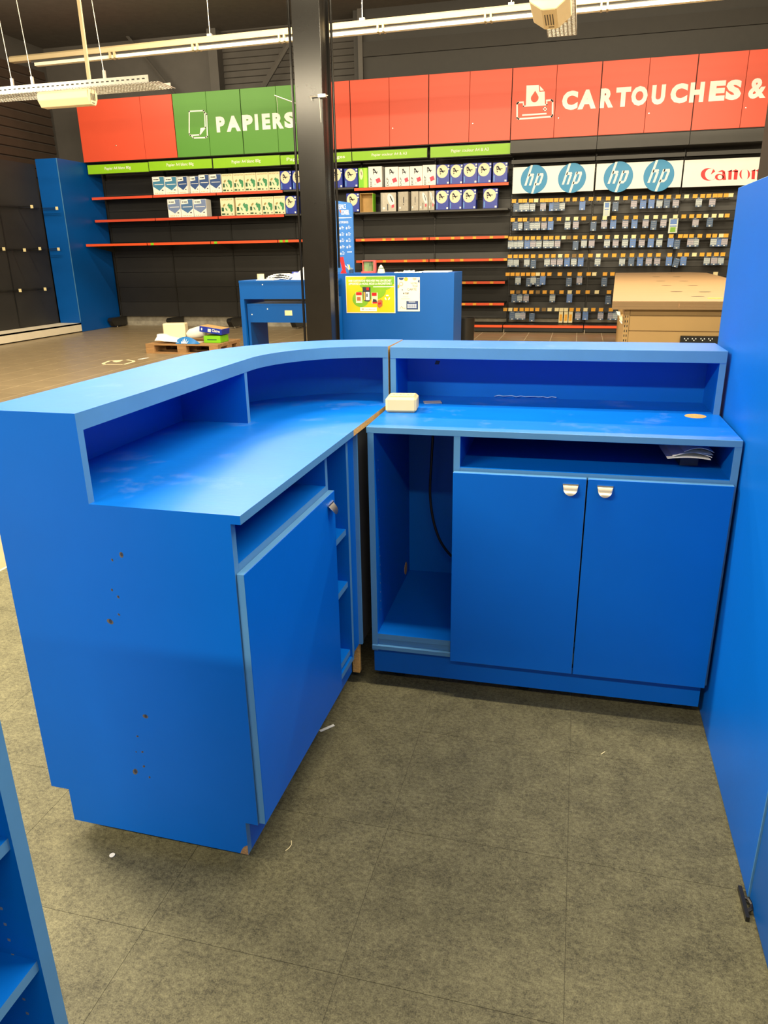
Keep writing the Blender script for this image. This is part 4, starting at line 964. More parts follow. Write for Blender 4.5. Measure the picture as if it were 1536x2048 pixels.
TR = [(56, 168, 'oval', 336, 'dark blue ream beside the open carton, second right shelf', 0, 0), (352, 484, 'grey_p', 330, 'grey wrapped ream with a white oval, right of the open carton', .15, 0), (512, 604, 'grey_n', 322, 'pale grey wrapped ream standing between gaps on the second shelf', -.1, 0), (624, 688, 'grey_n', 318, 'narrow grey wrapped ream left of the white-oval ones', 0, 0),
      (691, 769, 'grey_p', 318, 'grey wrapped ream with a white oval, left of the last grey one', .04, 0), (775, 828, 'grey_p', 314, 'narrow grey wrapped ream touching the dark blue reams', 0, 0), (841, 955, 'oval', 310, 'dark blue ream, first after the grey ones on the second shelf', 0, 0), (959, 1070, 'oval', 306, 'dark blue ream, second after the grey ones on the second shelf', 0, 0),
      (1076, 1194, 'oval', 300, 'dark blue ream with its side showing, second right shelf', 0, 1), (1256, 1384, 'oval', 294, 'dark blue ream standing alone at the end of the second shelf', 0, 0)]
for a, b, k, yt_, lab, r_, sd_ in TR: ream(k, L2(a), L2(b), Y2(yt_), max(ZS2L, RSH[1]) if b < 170 else RSH[1], lab, rot=r_, side=sd_)
x0, x1 = W(L2(174), 400, YR)[0], W(L2(290), 400, YR)[0]; z = RSH[1] + .002; h = W(L2(230), Y2(336), YR)[1] - z
t = thing('open_carton', 'open kraft cardboard carton lying on its side on the second right shelf', 'carton', ((x0 + x1) / 2, YR + .1, z))
MB().box(x0, x1, YR + .19, YR + .2, z, z + h).box(x0, x1, YR, YR + .19, z, z + .008).build('inside', KRAFT, t)
MB().box(x0, x1, YR, YR + .19, z + h - .008, z + h).box(x0, x0 + .008, YR, YR + .19, z + .008, z + h - .008).box(x1 - .008, x1, YR, YR + .19, z + .008, z + h - .008, 1).build('walls', [KRAFT, LEAF], t)

# ------------------------------------------------------------------ left wall: blue corner column, gondola, hooks
XD = -8.95
t = thing('corner_box', 'tall blue boxed corner column at the left end of the shelves', 'column', (-9.2, 11.6, 0))
MB().box(-9.42, XD, 10.93, 10.95, .175, 3.142).build('front_board', DESKBLUE, t)
MB().box(XD - .02, XD, 10.95, 12.27, .004, 3.142, 0).build('side_board', DESKBLUE, t)
MB().box(XD - .012, XD + .004, 10.924, 10.9295, .2, 3.142).build('edge_strip', EDGE, t)
gon = thing('side_gondola', 'black wall gondola with a cream base deck along the left wall', 'shelving', (-9.4, 8, 0))
MB().box(-9.56, -9.44, 4.2, 10.92, .18, 3.05).build('back_board', BLACK, gon)
MB().box(-9.44, XD, 4.2, 10.925, .145, .172).build('deck_top', DECKW, gon)
MB().box(XD - .02, XD, 4.2, 10.925, .02, .172).build('deck_front', DECKW, gon)
for y in (5.6, 7.0, 8.4, 9.8): MB().box(-9.44, -9.436, y - .015, y + .015, .2, 3.0).build('upright', BLKP, gon)
for n, (py, px0, tl_) in enumerate((((413, 0), 92, [(64, 412.5), (114, 415.8)]), ((497, 0), 104, [(8, 496.8), (49.5, 499.2), (80, 496.3), (117.5, 497.3)]), ((578, 0), 118, [(40.7, 580), (90.7, 577.3)]))):
    zb = on_x(60, py[0] + 1, -9.3).z
    MB().box(-9.42, -9.40, 5.0, 10.8, zb - .012, zb + .012).build('hook_bar', BLKP, gon)
    for k, (px, pyy) in enumerate(tl_):
        q = on_x(px, pyy, [-9.12, -9.16, -9.24][n] if px > 20 else -9.2); q = on_y(px, pyy, min(q.y, 10.85)); yy = q.y
        hk = MB().tube([(-9.41, yy, zb), (q.x, yy, q.z)], .006, 6, 0).tube([(-9.41, yy, zb - .03), (q.x, yy, q.z - .03)], .005, 6, 0).box(q.x - .026, q.x + .026, yy - .012, yy - .004, q.z - .035, q.z + .02, 1)
        hk.build('peg_arm', [BLKP, TAGW], gon)

# ------------------------------------------------------------------ poster desk, posters and things on it
YD = 6.6; ZD = on_y(800, 546, YD).z; XD0, XD1 = on_y(650, 548, YD).x, on_y(908.5, 545, YD).x
t = thing('service_desk', 'tall blue service desk with posters on its front, right of the column', 'desk', ((XD0 + XD1) / 2, YD + .3, 0))
MB().box(XD0, XD1, YD, YD + .02, .0, ZD).build('front_board', DESKBLUE, t, bevel=.001)
for x in (XD0, XD1 - .02): MB().box(x, x + .02, YD + .02, YD + .6, 0, ZD).build('side_board', DESKBLUE, t)
MB().box(XD0 + .02, XD1 - .02, YD + .02, YD + .6, ZD - .025, ZD - .002).build('top', DESKBLUE, t)
MB().box(XD0 + .02, XD1 - .02, YD + .05, YD + .58, .60, .62).build('shelf', DESKBLUE, t)
# yellow poster
xb = on_y(790.5, 588, YD).x; xa = xb - .60; z1 = on_y(790, 551.5, YD).z; z0 = on_y(790, 626, YD).z
t = thing('poster', 'yellow and green recycling poster on the front of the service desk', 'poster', ((xa + xb) / 2, YD - .002, z0))
MB().box(xa, xb, YD - .0035, YD - .0005, z0, z1).build('sheet', WHITE, t)
y = YD - .0045; ww = xb - xa; hh = z1 - z0
X = lambda u: xa + ww * u; Z = lambda v: z0 + hh * v
m = MB().frect(X(.01), X(.985), Z(.015), Z(.985), y, 0)
m.fell(X(.62), Z(.78), ww * .34, hh * .20, y - .0004, 1, 30).fell(X(.30), Z(.38), ww * .17, hh * .22, y - .0006, 1, 26).frect(X(.42), X(.985), Z(.78), Z(.985), y - .0008, 1).fell(X(.58), Z(.62), ww * .24, hh * .25, y - .0010, 1, 30)
m.build('background_print', [YEL, PGRN], t)
y -= .0015
m = MB().text("UNE CARTOUCHE VIDE N'EST PAS UN DÉCHET", X(.06), X(.93), Z(.845), Z(.915), y, 0, bold=.03).text('APPORTEZ LA NOUS, NOUS LA RACHETONS !', X(.06), X(.93), Z(.755), Z(.825), y, 0, bold=.03).frect(X(.56), X(.975), Z(.700), Z(.722), y, 0)
m.build('lettering', WHITE, t)
PR = lambda px, py: (X(.01 + (px - 105) / 897 * .985), Z(1 - (py - 308) / 588.0))
def rp(m, x0, x1, y0, y1, yy, k): a = PR(x0, y1); b = PR(x1, y0); m.frect(a[0], b[0], a[1], b[1], yy, k)
m = MB()
rp(m, 280, 398, 560, 735, y, 0); rp(m, 285, 393, 562, 612, y - .0005, 2); rp(m, 300, 370, 640, 700, y - .0005, 3)
m.flat([PR(408, 480), PR(556, 484), PR(552, 690), PR(530, 712), PR(440, 706), PR(415, 680)], y, 1); rp(m, 465, 535, 560, 690, y - .0005, 4); rp(m, 480, 525, 490, 530, y - .0005, 2); rp(m, 425, 452, 560, 690, y - .0005, 5); rp(m, 478, 500, 585, 640, y - .0009, 1)
rp(m, 573, 686, 570, 745, y, 0); rp(m, 578, 668, 572, 622, y - .0005, 2); m.flat([PR(585, 735), PR(600, 670), PR(660, 680), PR(680, 740)], y - .0005, 1); rp(m, 590, 670, 720, 742, y - .0008, 2)
m.flat([PR(680, 700), PR(740, 678), PR(775, 700), PR(770, 780), PR(715, 815), PR(680, 790)], y - .0004, 3); m.flat([PR(690, 735), PR(745, 722), PR(750, 752), PR(695, 765)], y - .0008, 2)
m.build('pack_pictures', [CREAM, INK, REDP, mat('print_brown', S(170, 95, 60), .5, var=.1), WHITE, GOLD], t)
m = MB()
for k in range(3):
    a_ = math.radians(90 + 120 * k); c_ = PR(863, 650)
    R_ = .031
    def rv(x, z): return (c_[0] + (x * math.cos(a_) - z * math.sin(a_)) * R_, c_[1] + (x * math.sin(a_) + z * math.cos(a_)) * R_)
    m.flat([rv(.55, -.55), rv(1.0, -.45), rv(1.0, .15), rv(.55, .15)], y); m.flat([rv(.42, .15), rv(1.12, .15), rv(.80, .62)], y)
m.build('recycling_symbol', WHITE, t)
m = MB(); rp(m, 355, 665, 805, 868, y, 0); rp(m, 385, 425, 820, 850, y - .0005, 1)
a = PR(450, 850); b = PR(640, 828); m.text('top-office.com', a[0], b[0], a[1], b[1], y - .0005, 2)
m.build('web_address', [WHITE, RGY, GREYP], t)
# white poster
xa, xb = on_y(795.5, 588, YD).x, on_y(839.5, 588, YD).x; z1 = on_y(817, 554.5, YD).z; z0 = on_y(817, 622.5, YD).z
t = thing('poster', 'white loyalty card poster with coloured dots, right of the yellow poster', 'poster', ((xa + xb) / 2, YD - .002, z0))
MB().box(xa, xb, YD - .0035, YD - .0005, z0, z1).build('sheet', mat('poster_cream', S(240, 234, 214), .5, var=.02), t)
ww, hh = xb - xa, z1 - z0; y = YD - .0045
QX = lambda px: xa + ww * (px - 1038) / 340.0
QZ = lambda py: z1 - hh * (py - 340) / 525.0
m = MB().fell(QX(1095), QZ(345), ww * .115, hh * .075, y, 0, 18, a0=180, a1=360).fell(QX(1168), QZ(368), ww * .09, hh * .055, y, 1, 18).fell(QX(1300), QZ(350), ww * .09, hh * .07, y, 2, 18, a0=180, a1=360).fell(QX(1092), QZ(442), ww * .1, hh * .065, y, 2, 18).fell(QX(1092), QZ(442), ww * .05, hh * .033, y - .0005, 3, 14).fell(QX(1040), QZ(480), ww * .08, hh * .055, y, 1, 14, a0=-90, a1=90).fell(QX(1374), QZ(402), ww * .075, hh * .04, y, 0, 14, a0=90, a1=270).fell(QX(1111), QZ(533), ww * .025, hh * .016, y, 0, 10)
m.build('dots', [NAVY, GOLD, RGY, WHITE], t)
m = MB().text('VOTRE', QX(1240), QX(1345), QZ(448), QZ(418), y, 0).text('TOP', QX(1268), QX(1345), QZ(495), QZ(465), y, 0).text('CARTE', QX(1188), QX(1330), QZ(542), QZ(508), y, 0).text('TOP', QX(1150), QX(1210), QZ(600), QZ(574), y, 0, bold=.04).fell(QX(1132), QZ(586), ww * .03, hh * .02, y, 0, 8).frect(QX(1090), QX(1225), QZ(673), QZ(668), y, 1).frect(QX(1120), QX(1200), QZ(640), QZ(636), y, 1).text('TOP', QX(1110), QX(1160), QZ(828), QZ(812), y, 0)
m.fline([(QX(1070), QZ(825)), (QX(1095), QZ(790)), (QX(1120), QZ(812))], .003, y, 0)
m.build('lettering', [INK, RGY], t)
m = MB().frect(QX(1172), QX(1355), QZ(838), QZ(705), y, 0).frect(QX(1210), QX(1310), QZ(726), QZ(714), y - .0005, 1)
for i in range(5):
    for j in range(2): m.fell(QX(1200 + i * 29), QZ(766 + j * 34), ww * .04, hh * .026, y - .0005, 1, 10)
m.build('stamp_grid', [NAVY, WHITE], t)
# totem behind the desk
YTt = 7.35
xa, xb = on_y(668.5, 480, YTt).x, on_y(707, 480, YTt).x; zt_ = on_y(670, 400.5, YTt).z
t = thing('totem_board', 'tall blue board with a rounded corner and white service list behind the desk', 'sign board', ((xa + xb) / 2, YTt, 0))
wx_ = xb - xa
pl = [(xa, .0), (xb, 0), (xb, zt_ - .10)] + [(xb - .05 + .05 * math.cos(math.radians(a_)), zt_ - .10 + .07 * math.sin(math.radians(a_))) for a_ in (20, 45, 70, 90)] + [(xa, zt_)]
MB().prism(pl, YTt, YTt + .03, 'y').build('board', mat('totem_blue', S(35, 105, 185), .4, var=.03), t)
y = YTt - .0015
TX_ = lambda px: xa + wx_ * (px - 50) / 235.0
TZ = lambda py: on_y(690, 380 + py * .1693, YTt).z
m = MB().text('ESPACE', TX_(118), TX_(205), TZ(225), TZ(168), y, 0).text('CONSEIL', TX_(146), TX_(243), TZ(292), TZ(236), y, 0, bold=.02).frect(TX_(95), TX_(268), TZ(332), TZ(322), y, 0).text('LE TOP SERVICES', TX_(118), TX_(228), TZ(394), TZ(368), y, 0)
for r_ in range(5):
    for c_ in range(2):
        if r_ == 4 and c_ == 1: m.frect(TX_(205), TX_(262), TZ(736), TZ(728), y, 0); continue
        x_ = 116 + c_ * 80; z_ = 440 + r_ * 75
        m.fell(TX_(x_ + 10), TZ(z_ + 12), .010, .014, y, 0, 8)
        for k in range(3): m.frect(TX_(x_ + 28), TX_(x_ + 46 + (k * 13) % 20), TZ(z_ - 10 + k * 15), TZ(z_ - 14 + k * 15), y, 0)
m.flat([(TX_(122), TZ(236)), (TX_(146), TZ(236)), (TX_(144), TZ(278))], y, 1)
m.build('lettering', [WHITE, ORANGE], t)
# things on the desk
YI = YD + .16
def D(px, py): return on_y(660 + px * .1302, 510 + py * .1302, YI)
zt_ = ZD - .002
a = D(165, 40); b = D(235, 298)
t = thing('red_ruler', 'red plastic flap leaning at the left end of the service desk', 'ruler', (a.x, YI, zt_))
MB().prism([(D(235, 297).x, zt_), (D(250, 297).x, zt_), (D(205, 28).x, D(205, 28).z), (D(145, 34).x, D(145, 34).z), (D(192, 240).x, D(192, 240).z)][::-1], YI - .004, YI + .004, 'y').build('blade', REDP, t)
MB().prism([(D(158, 297).x, zt_), (D(250, 297).x, zt_), (D(205, 225).x, D(205, 225).z), (D(175, 240).x, D(175, 240).z)], YI + .0045, YI + .03, 'y').build('holder', REDP, t)
cx = D(320, 297).x
t = thing('pen_pot', 'small pen pot with yellow and grey pens beside the red flap', 'pen pot', (cx, YI + .02, zt_))
MB().lathe([(.026, 0), (.028, .045), (.026, .045), (.024, .004)], (cx, YI + .03, zt_), 14).build('pot', mat('pot_blue', (.02, .06, .14), .5, var=.1), t)
for k, (u, v, mm) in enumerate(((285, 150, YEL), (262, 145, WHITE), (240, 180, RGY), (330, 200, RGY), (205, 150, WHITE))):
    q = D(u, v); MB().tube([(cx - .008 + .004 * k, YI + .03, zt_ + .006), (q.x, YI + .02, q.z)], .007, 6).build('pen', mm, t)
a = D(500, 300); b = D(695, 78)
t = thing('picture_box', 'pink framed box with a green window on the service desk', 'box', ((a.x + b.x) / 2, YI, zt_))
pk = mat('salmon_pink', S(226, 92, 92), .5, var=.03)
fr = MB()
fw = .014
fr.box(a.x, b.x, YI, YI + .05, zt_ + .001, zt_ + .022).box(a.x - .012, b.x - .02, YI - .01, YI, zt_ + .001, zt_ + .020).box(a.x, b.x, YI, YI + .05, b.z - fw, b.z).box(a.x, a.x + .006, YI, YI + .05, zt_ + .022, b.z - fw).box(b.x - .024, b.x, YI, YI + .05, zt_ + .022, b.z - fw)
fr.build('frame', pk, t); MB().box(a.x + .006, b.x - .024, YI + .04, YI + .05, zt_ + .022, b.z - fw).build('window', mat('mint', S(150, 205, 140), .5, var=.05), t)
q = (a.x + b.x) / 2
MB().prism([(q - .012, zt_ + .022), (q + .03, zt_ + .022), (q + .034, zt_ + .09), (q + .02, zt_ + .135), (q + .0, zt_ + .11)], YI + .02, YI + .039, 'y').build('figure_cutout', mat('sage', S(110, 140, 100), .6, var=.1), t)
q = D(788, 297); h = D(760, 150).z - zt_
t = thing('figurine', 'small white figurine in a pointed hat on the service desk', 'figurine', (q.x, YI, zt_))
MB().lathe([(.045, 0), (.043, .02), (.033, .05), (.028, h * .52), (.030, h * .58)], (q.x, YI, zt_), 16).build('body', CREAM, t, smooth=True)
MB().lathe([(.031, 0), (.031, .010)], (q.x, YI, zt_ + h * .54), 16).build('scarf', RGD, t)
ht = MB().lathe([(.031, 0), (.024, h * .16), (.010, h * .34), (.002, h * .40)], (q.x - .002, YI, zt_ + h * .60), 14); ht.build('hat', CREAM, t, smooth=True)
for n, (pa, pb, hgt, lab) in enumerate(((1000, 1140, .012, 'crumpled white paper strip on the service desk'), (1120, 1290, .03, 'crumpled green and white paper heap on the service desk'), (1250, 1420, .015, 'curled white paper on the right of the service desk'))):
    xa, xb = D(pa, 297).x, D(pb, 297).x; m = MB(); N = 8
    rnd = random.Random(n)
    hts = [[(0.0005 if j in (0, 4) else rnd.uniform(.2, 1) * hgt) for i in range(N + 1)] for j in range(5)]
    for i in range(N):
        for j in range(4):
            f = lambda i_, j_: (xa + (xb - xa) * i_ / N, YI - .05 + .04 * j_, zt_ + hts[j_][i_])
            m.face([f(i, j), f(i + 1, j), f(i + 1, j + 1)], (i + j) % 5 == 0); m.face([f(i, j), f(i + 1, j + 1), f(i, j + 1)], (i * j) % 7 == 3)
    tag(m.build('crumpled_paper', [PAPER, mat('mint_paper', S(150, 205, 180), .7, var=.05)]), lab, 'paper')
xa = on_y(838, 546, YI).x; xb = on_y(895, 545, YI).x
tag(MB().box(xa, xb, YI + .05, YI + .35, zt_ + .0005, zt_ + .012).build('paper_stack', PAPER), 'flat stack of white sheets at the right end of the service desk', 'paper')

# ------------------------------------------------------------------ nested desks left of the column
YN_ = 6.0; x0 = on_y(480, 600, YN_).x; x1 = on_y(652, 600, YN_).x; zt_ = on_y(540, 561, YN_).z
zf_ = on_y(545, 598.3, YN_).z; lw = on_y(489.2, 600, YN_).x - x0
t = thing('nesting_desk', 'large blue nesting desk left of the steel column', 'desk', ((x0 + x1) / 2, YN_ + .3, 0))
MB().box(x0, x1, YN_, YN_ + .58, zt_ - .022, zt_).build('top', DESKBLUE, t)
MB().box(x0 + .001, x1 - .001, YN_ + .004, YN_ + .024, zf_, zt_ - .0225).build('fascia', DESKBLUE, t)
MB().box(x0, x0 + lw * .85, YN_ + .002, YN_ + .58, 0, zf_ - .0005).build('leg_panel', DESKBLUE, t); MB().box(x1 - lw, x1, YN_ + .002, YN_ + .58, 0, zf_ - .0005).build('leg_panel', DESKBLUE, t)
MB().lathe([(.006, 0), (.006, .002)], (0, 0, 0), 8).rot((0, 0, 0), math.radians(90), 'X').build('cap', WHITE, None) if 0 else None
def cap(px, py, Y, par):
    q = on_y(px, py, Y); MB().fell(q.x, q.z, .007, .007, Y - .0006, 0, 10).build('screw_cap', WHITE, par)
cap(525, 569.3, YN_ + .004, t)
YM = YN_ + .05; xi = on_y(494.5, 620, YM).x; xj = x1 - lw - .03; zi = on_y(550, 607.5, YM).z; zk = on_y(550, 645, YM).z; li = on_y(502, 660, YM).x - xi
t = thing('nesting_desk', 'smaller blue desk slid under the large nesting desk', 'desk', ((xi + xj) / 2, YM + .25, 0))
MB().box(xi, xj, YM, YM + .5, zi - .02, zi).build('top', DESKBLUE, t)
MB().box(xi + .001, xj - .001, YM + .003, YM + .02, zk, zi - .0205).build('fascia', DESKBLUE, t)
MB().box(xi, xi + li, YM + .002, YM + .5, 0, zk - .0005).build('leg_panel', DESKBLUE, t); MB().box(xj - li, xj, YM + .002, YM + .5, 0, zk - .0005).build('leg_panel', DESKBLUE, t)
a = on_y(570, 631, YM); b = on_y(584, 621, YM); MB().box(a.x, b.x, YM - .001, YM + .0025, a.z, b.z).build('sticker', TAGW, t)
cap(535, 618, YM + .003, t); cap(504, 629, YM + .003, t)
# on the nesting desk
q = on_y(521.8, 561, YN_ + .12)
rl = MB(); prof = [(.022, 0), (.040, 0), (.040, .068), (.022, .068), (.022, 0)]
rl.lathe(prof, (q.x, YN_ + .12, zt_ + .0005), 20); tag(rl.build('paper_roll', TAGW, smooth=True), 'small cream roll standing on the left desk', 'roll')
for n, (pa, pb, yo, hgt, lab) in enumerate(((512, 548, .06, .006, 'flat white sheet under the roll on the left desk'), (530, 578, .22, .045, 'loose pile of white papers on the left desk'))):
    xa, xb = on_y(pa, 560, YN_ + yo).x, on_y(pb, 560, YN_ + yo).x
    m = MB(); N = 9
    for l in range(3 if n else 1):
        for i in range(N):
            zz = lambda u: zt_ + .001 + l * .012 + (hgt * (.3 + .25 * l) * math.sin(math.pi * u) if n else 0)
            u0, u1 = i / N, (i + 1) / N; X_ = lambda u: xa + .02 * l + (xb - xa) * u
            m.box(X_(u0), X_(u1), YN_ + yo, YN_ + yo + .2, min(zz(u0), zz(u1)), max(zz(u0), zz(u1)) + .004)
    tag(m.build('loose_papers', PAPER), lab, 'paper')
a = on_y(575.5, 560, YN_ + .3); b = on_y(600, 544, YN_ + .3)
t = thing('paper_ream', 'dark blue ream lying by the column on the left desk', 'paper ream', ((a.x + b.x) / 2, YN_ + .3, zt_))
MB().box(a.x, b.x + .12, YN_ + .44, YN_ + .50, zt_ + .0005, b.z).build('wrapper', RB, t, bevel=.003)
MB().frect(a.x + .03, a.x + .10, zt_ + .05, zt_ + .07, YN_ + .438, 0).frect(a.x + .08, a.x + .16, b.z - .03, b.z - .02, YN_ + .438, 0).fell(a.x + .04, zt_ + .06, .02, .015, YN_ + .4375, 0, 10).build('front_print', WHITE, t)
a = on_y(581, 560.5, YN_ + .12); b = on_y(600, 541, YN_ + .12)
tag(MB().prism([(a.x, zt_ + .0005), (b.x + .06, zt_ + .0005), (b.x + .06, b.z + .05)], YN_ + .12, YN_ + .128, 'y').build('white_panel', PAPER), 'white triangular sheet leaning on the column on the left desk', 'paper')

# ------------------------------------------------------------------ trash bin
q = on_y(930, 690, 8.0); rb_ = (on_y(948.5, 660, 8).x - on_y(911.5, 660, 8).x) / 2; zb = on_y(930, 637, 8.0).z
t = thing('waste_bin', 'black round waste bin right of the service desk', 'bin', (q.x, 8.0, 0))
MB().lathe([(rb_ * .9, 0), (rb_ * .98, zb), (rb_, zb), (rb_, zb + .012), (rb_ * .95, zb + .012), (rb_ * .86, .02)], (q.x, 8.0, 0), 28).build('bucket', BLKP, t, smooth=True)
s_ = on_y(912.5, 642.5, 8 - rb_ * .75); MB().box(s_.x, s_.x + .035, 8 - rb_ * .75, 8 - rb_ * .74, s_.z - .012, s_.z + .012).build('sticker', TAGW, t)

# ------------------------------------------------------------------ island gondola with the board stack
AG = math.radians(-2.45); GY = 3.0; ZG = on_y(1225, 602.5, GY).z; G0 = on_y(1225, 602.5, GY)
ZGb = on_y(1225, 619, GY).z
gr = lambda m: m.rot((G0.x, GY, 0), AG)
LGn = (on_z(1231, 545.6, ZG) - G0).length; WG = 2.0
t = thing('board_stack', 'stack of large pale wooden boards with slots lying on the beige gondola', 'boards', (G0.x + .5, GY + 2, ZGb))
zz = ZGb; hb = (ZG - ZGb) / 3
dx_ = Vector((math.cos(AG), math.sin(AG))); dy_ = Vector((-dx_.y, dx_.x)); g0 = Vector((G0.x, GY))
c1, c2 = on_z(1415.6, 545, ZG).xy, on_z(1442, 554, ZG).xy
WG = ((c1 - g0).dot(dx_) + (c2 - g0).dot(dx_)) / 2; v1 = (on_z(1231, 545.6, ZG).xy - g0).dot(dy_)
BP = [tuple(g0 + dx_ * u + dy_ * v) for u, v in ((0, 0), (WG, 0), (WG, v1 - .35), (WG - .2, v1), (0, v1))]
for k in range(3):
    ch = .35
    m = MB().prism(BP, zz + .0004, zz + hb, 'z'); m.build('board', BOARD, t); zz += hb
for px, py in ((1304.5, 547.3), (1341.5, 547.3), (1312, 553.5), (1353.5, 553.5), (1321.5, 562), (1367.5, 562), (1333, 571), (1385.5, 571), (1353, 583.2), (1409.5, 583.7), (1395.5, 592.5)):
    q = on_z(px, py, ZG + .001); wd = .045
    pts = [(q.x + wd * math.cos(math.radians(a_)), q.y + wd * .75 * math.sin(math.radians(a_)), ZG + .001) for a_ in range(0, 360, 30)]
    m = MB(); m.face(pts); m.build('slot', BOARDHOLE, t)
q0 = on_z(1416, 596.5, ZG + .001); m = MB().box(q0.x, q0.x + .09, q0.y - .02, q0.y + .03, ZG + .0003, ZG + .0015); m.build('yellow_label', YEL, t)
m = MB(); xg = lambda px: on_y(px, 612, GY).x
m.box(xg(1355.5), xg(1359), GY - .001, GY, ZGb + .012, ZG - .008, 0); m.box(xg(1361), xg(1408), GY - .001, GY, ZG - .012, ZG - .0105, 0); m.box(xg(1361), xg(1408), GY - .001, GY, ZGb + .018, ZGb + .0195, 0); m.box(xg(1408), xg(1408.6), GY - .001, GY, ZGb + .004, ZG - .004, 0)
gr(m); m.build('printed_marks', CHIPD, t)
t = thing('island_gondola', 'beige metal island gondola end seen over the straight counter', 'shelving', (G0.x + .5, GY + 2, 0))
xg0 = on_y(1247, 640, GY + .05).x; YG = GY + .05
zs = [ZGb - .0005, on_y(1320, 631.5, YG).z, on_y(1320, 662, YG).z, .45, .2, .02]
for k in range(5):
    m = MB().box(xg0 + .035, G0.x + WG - .03, YG, YG + .02, zs[k + 1] + .003, zs[k] - .003); gr(m); m.build('end_panel', BEIGE, t)
m = MB().box(xg0 + .034, G0.x + WG - .03, YG + .008, YG + .03, .02, ZGb - .001); gr(m); m.build('end_frame', BEIGE, t)
m = MB().box(xg0, xg0 + .033, YG - .004, YG + LGn - .2, 0, ZGb - .001); gr(m); m.build('upright', BEIGE, t)
m = MB().box(G0.x + WG - .06, G0.x + WG - .03, YG + .03, YG + 1.2, 0, ZGb - .001); gr(m); m.build('upright', BEIGE, t)
m = MB()
for k in range(18):
    for xx in (.006, .020): m.box(xg0 + xx, xg0 + xx + .005, YG - .0048, YG - .0041, .45 + k * .03, .45 + k * .03 + .014)
gr(m); m.build('slot_row', BLKP, t, kind='stuff')
xa, xb = on_y(1358.5, 676, YG).x, on_y(1436, 676, YG).x; z1 = on_y(1390, 670.5, YG).z; z0 = z1 - .065
m = MB().box(xa, xb, YG - .04, YG - .0025, z0, z1); gr(m)
ps = m.build('power_strip', BLKP, bevel=.003); tag(ps, 'black socket strip fixed to the end of the beige gondola', 'power strip')
m = MB()
for px in (1371.5, 1387, 1404, 1419.5):
    q = on_y(px, 678, YG - .04)
    for dx, dz in ((-.01, .004), (.01, .004), (0, -.006)): m.lathe([(.0035, 0), (.0035, .001)], (0, 0, 0), 8); n_ = 16; m.v[-n_:] = [(v[0] + q.x + dx, YG - .041 - v[2], v[1] + q.z + dz) for v in m.v[-n_:]]
gr(m); o = m.build('socket_pins', WHITE); o.parent = ps; o.location = o.location - ps.location
t = thing('hanging_tags', 'bunch of creased pale labels hanging at the left corner of the beige gondola', 'labels', (xg0 - .02, YG + .02, .9))
for k, (pa, pb, qa_, qb_) in enumerate(((1232, 622, 1241, 632), (1237, 630, 1245, 642), (1238, 640, 1244.5, 648), (1240, 622, 1247, 634))):
    a = on_y(pa, qa_ and pb, YG + .01 * k - .045); b = on_y(qa_, qb_, YG + .01 * k - .045)
    m = MB().prism([(a.x, a.z), (b.x - .005, a.z - .004), (b.x, b.z), (a.x + .012, b.z + .006)][::-1], YG - .045 + .01 * k, YG - .043 + .01 * k, 'y'); m.build('label_slip', [PAPER, CREAM, PAPER, KRAFT][k], t)

# ------------------------------------------------------------------ pallet and what lies on it
PX, PY = on_z(288, 708)[0], 8.0
t = thing('pallet', 'wooden pallet on the tan tile floor left of the nested desks', 'pallet', (PX + .6, PY + .4, 0))
for k in range(3):
    for j in range(3):
        xx = PX + [0, .53, 1.055][k]; yy = PY + [0, .327, .655][j]
        MB().box(xx, xx + .145, yy, yy + .145 * (.69 if j != 1 else 1), .022, .100).build('block', WOOD, t)
for j in range(3): yy = PY + [0, .327, .70][j]; MB().box(PX, PX + 1.2, yy, yy + .10, 0, .0215).build('bottom_board', WOOD, t)
for k in range(3): xx = PX + [0, .53, 1.055][k]; MB().box(xx, xx + .145, PY, PY + .8, .1005, .122).build('cross_board', WOOD, t)
for j in range(5): yy = PY + j * .1665 + (0 if j else .0); MB().box(PX, PX + 1.2, yy, yy + .134, .1225, .144).build('deck_board', WOOD, t)
zp = .1445
a = on_y(329, 672, PY + .45); b = on_y(366, 647, PY + .45)
m = MB().box(a.x, b.x, PY + .42, PY + .62, zp, b.z); m.rot(((a.x + b.x) / 2, PY + .5, 0), .25)
tag(m.build('carton', [CREAM], bevel=.012), 'plain cream carton standing at the back of the pallet', 'carton')
# crumpled bag: rising white sheet with a blue printed foot
ax, bx = on_y(317, 688, PY + .15).x, on_y(396, 688, PY + .15).x
t = thing('paper_bag', 'white and blue crumpled bag with a white leaf print on the front of the pallet', 'bag', ((ax + bx) / 2, PY + .2, zp))
m = MB(); N = 12
def bz(u, v): return zp + .002 + .16 * max(0, 1 - abs(u - .15) * 1.3) * math.sin(math.pi * min(1, v * .9 + .1)) * (1 - .25 * math.sin(5 * u)) * (1 if u < .75 else (1 - u) * 4)
for i in range(N):
    for j in range(6):
        f = lambda i_, j_: (ax + (bx - ax) * i_ / N + .015 * math.sin(j_ * 2.0 + i_), PY + .05 + .32 * j_ / 6 + .01 * math.sin(i_ * 1.7), bz(i_ / N, j_ / 6))
        m.face([f(i, j), f(i + 1, j), f(i + 1, j + 1), f(i, j + 1)])
m.build('sheet', PAPER, t, smooth=True)
m = MB(); bl = mat('bag_blue', S(25, 115, 190), .45, var=.05)
lx0, lx1 = on_y(352, 688, PY + .04).x, on_y(397, 688, PY + .04).x
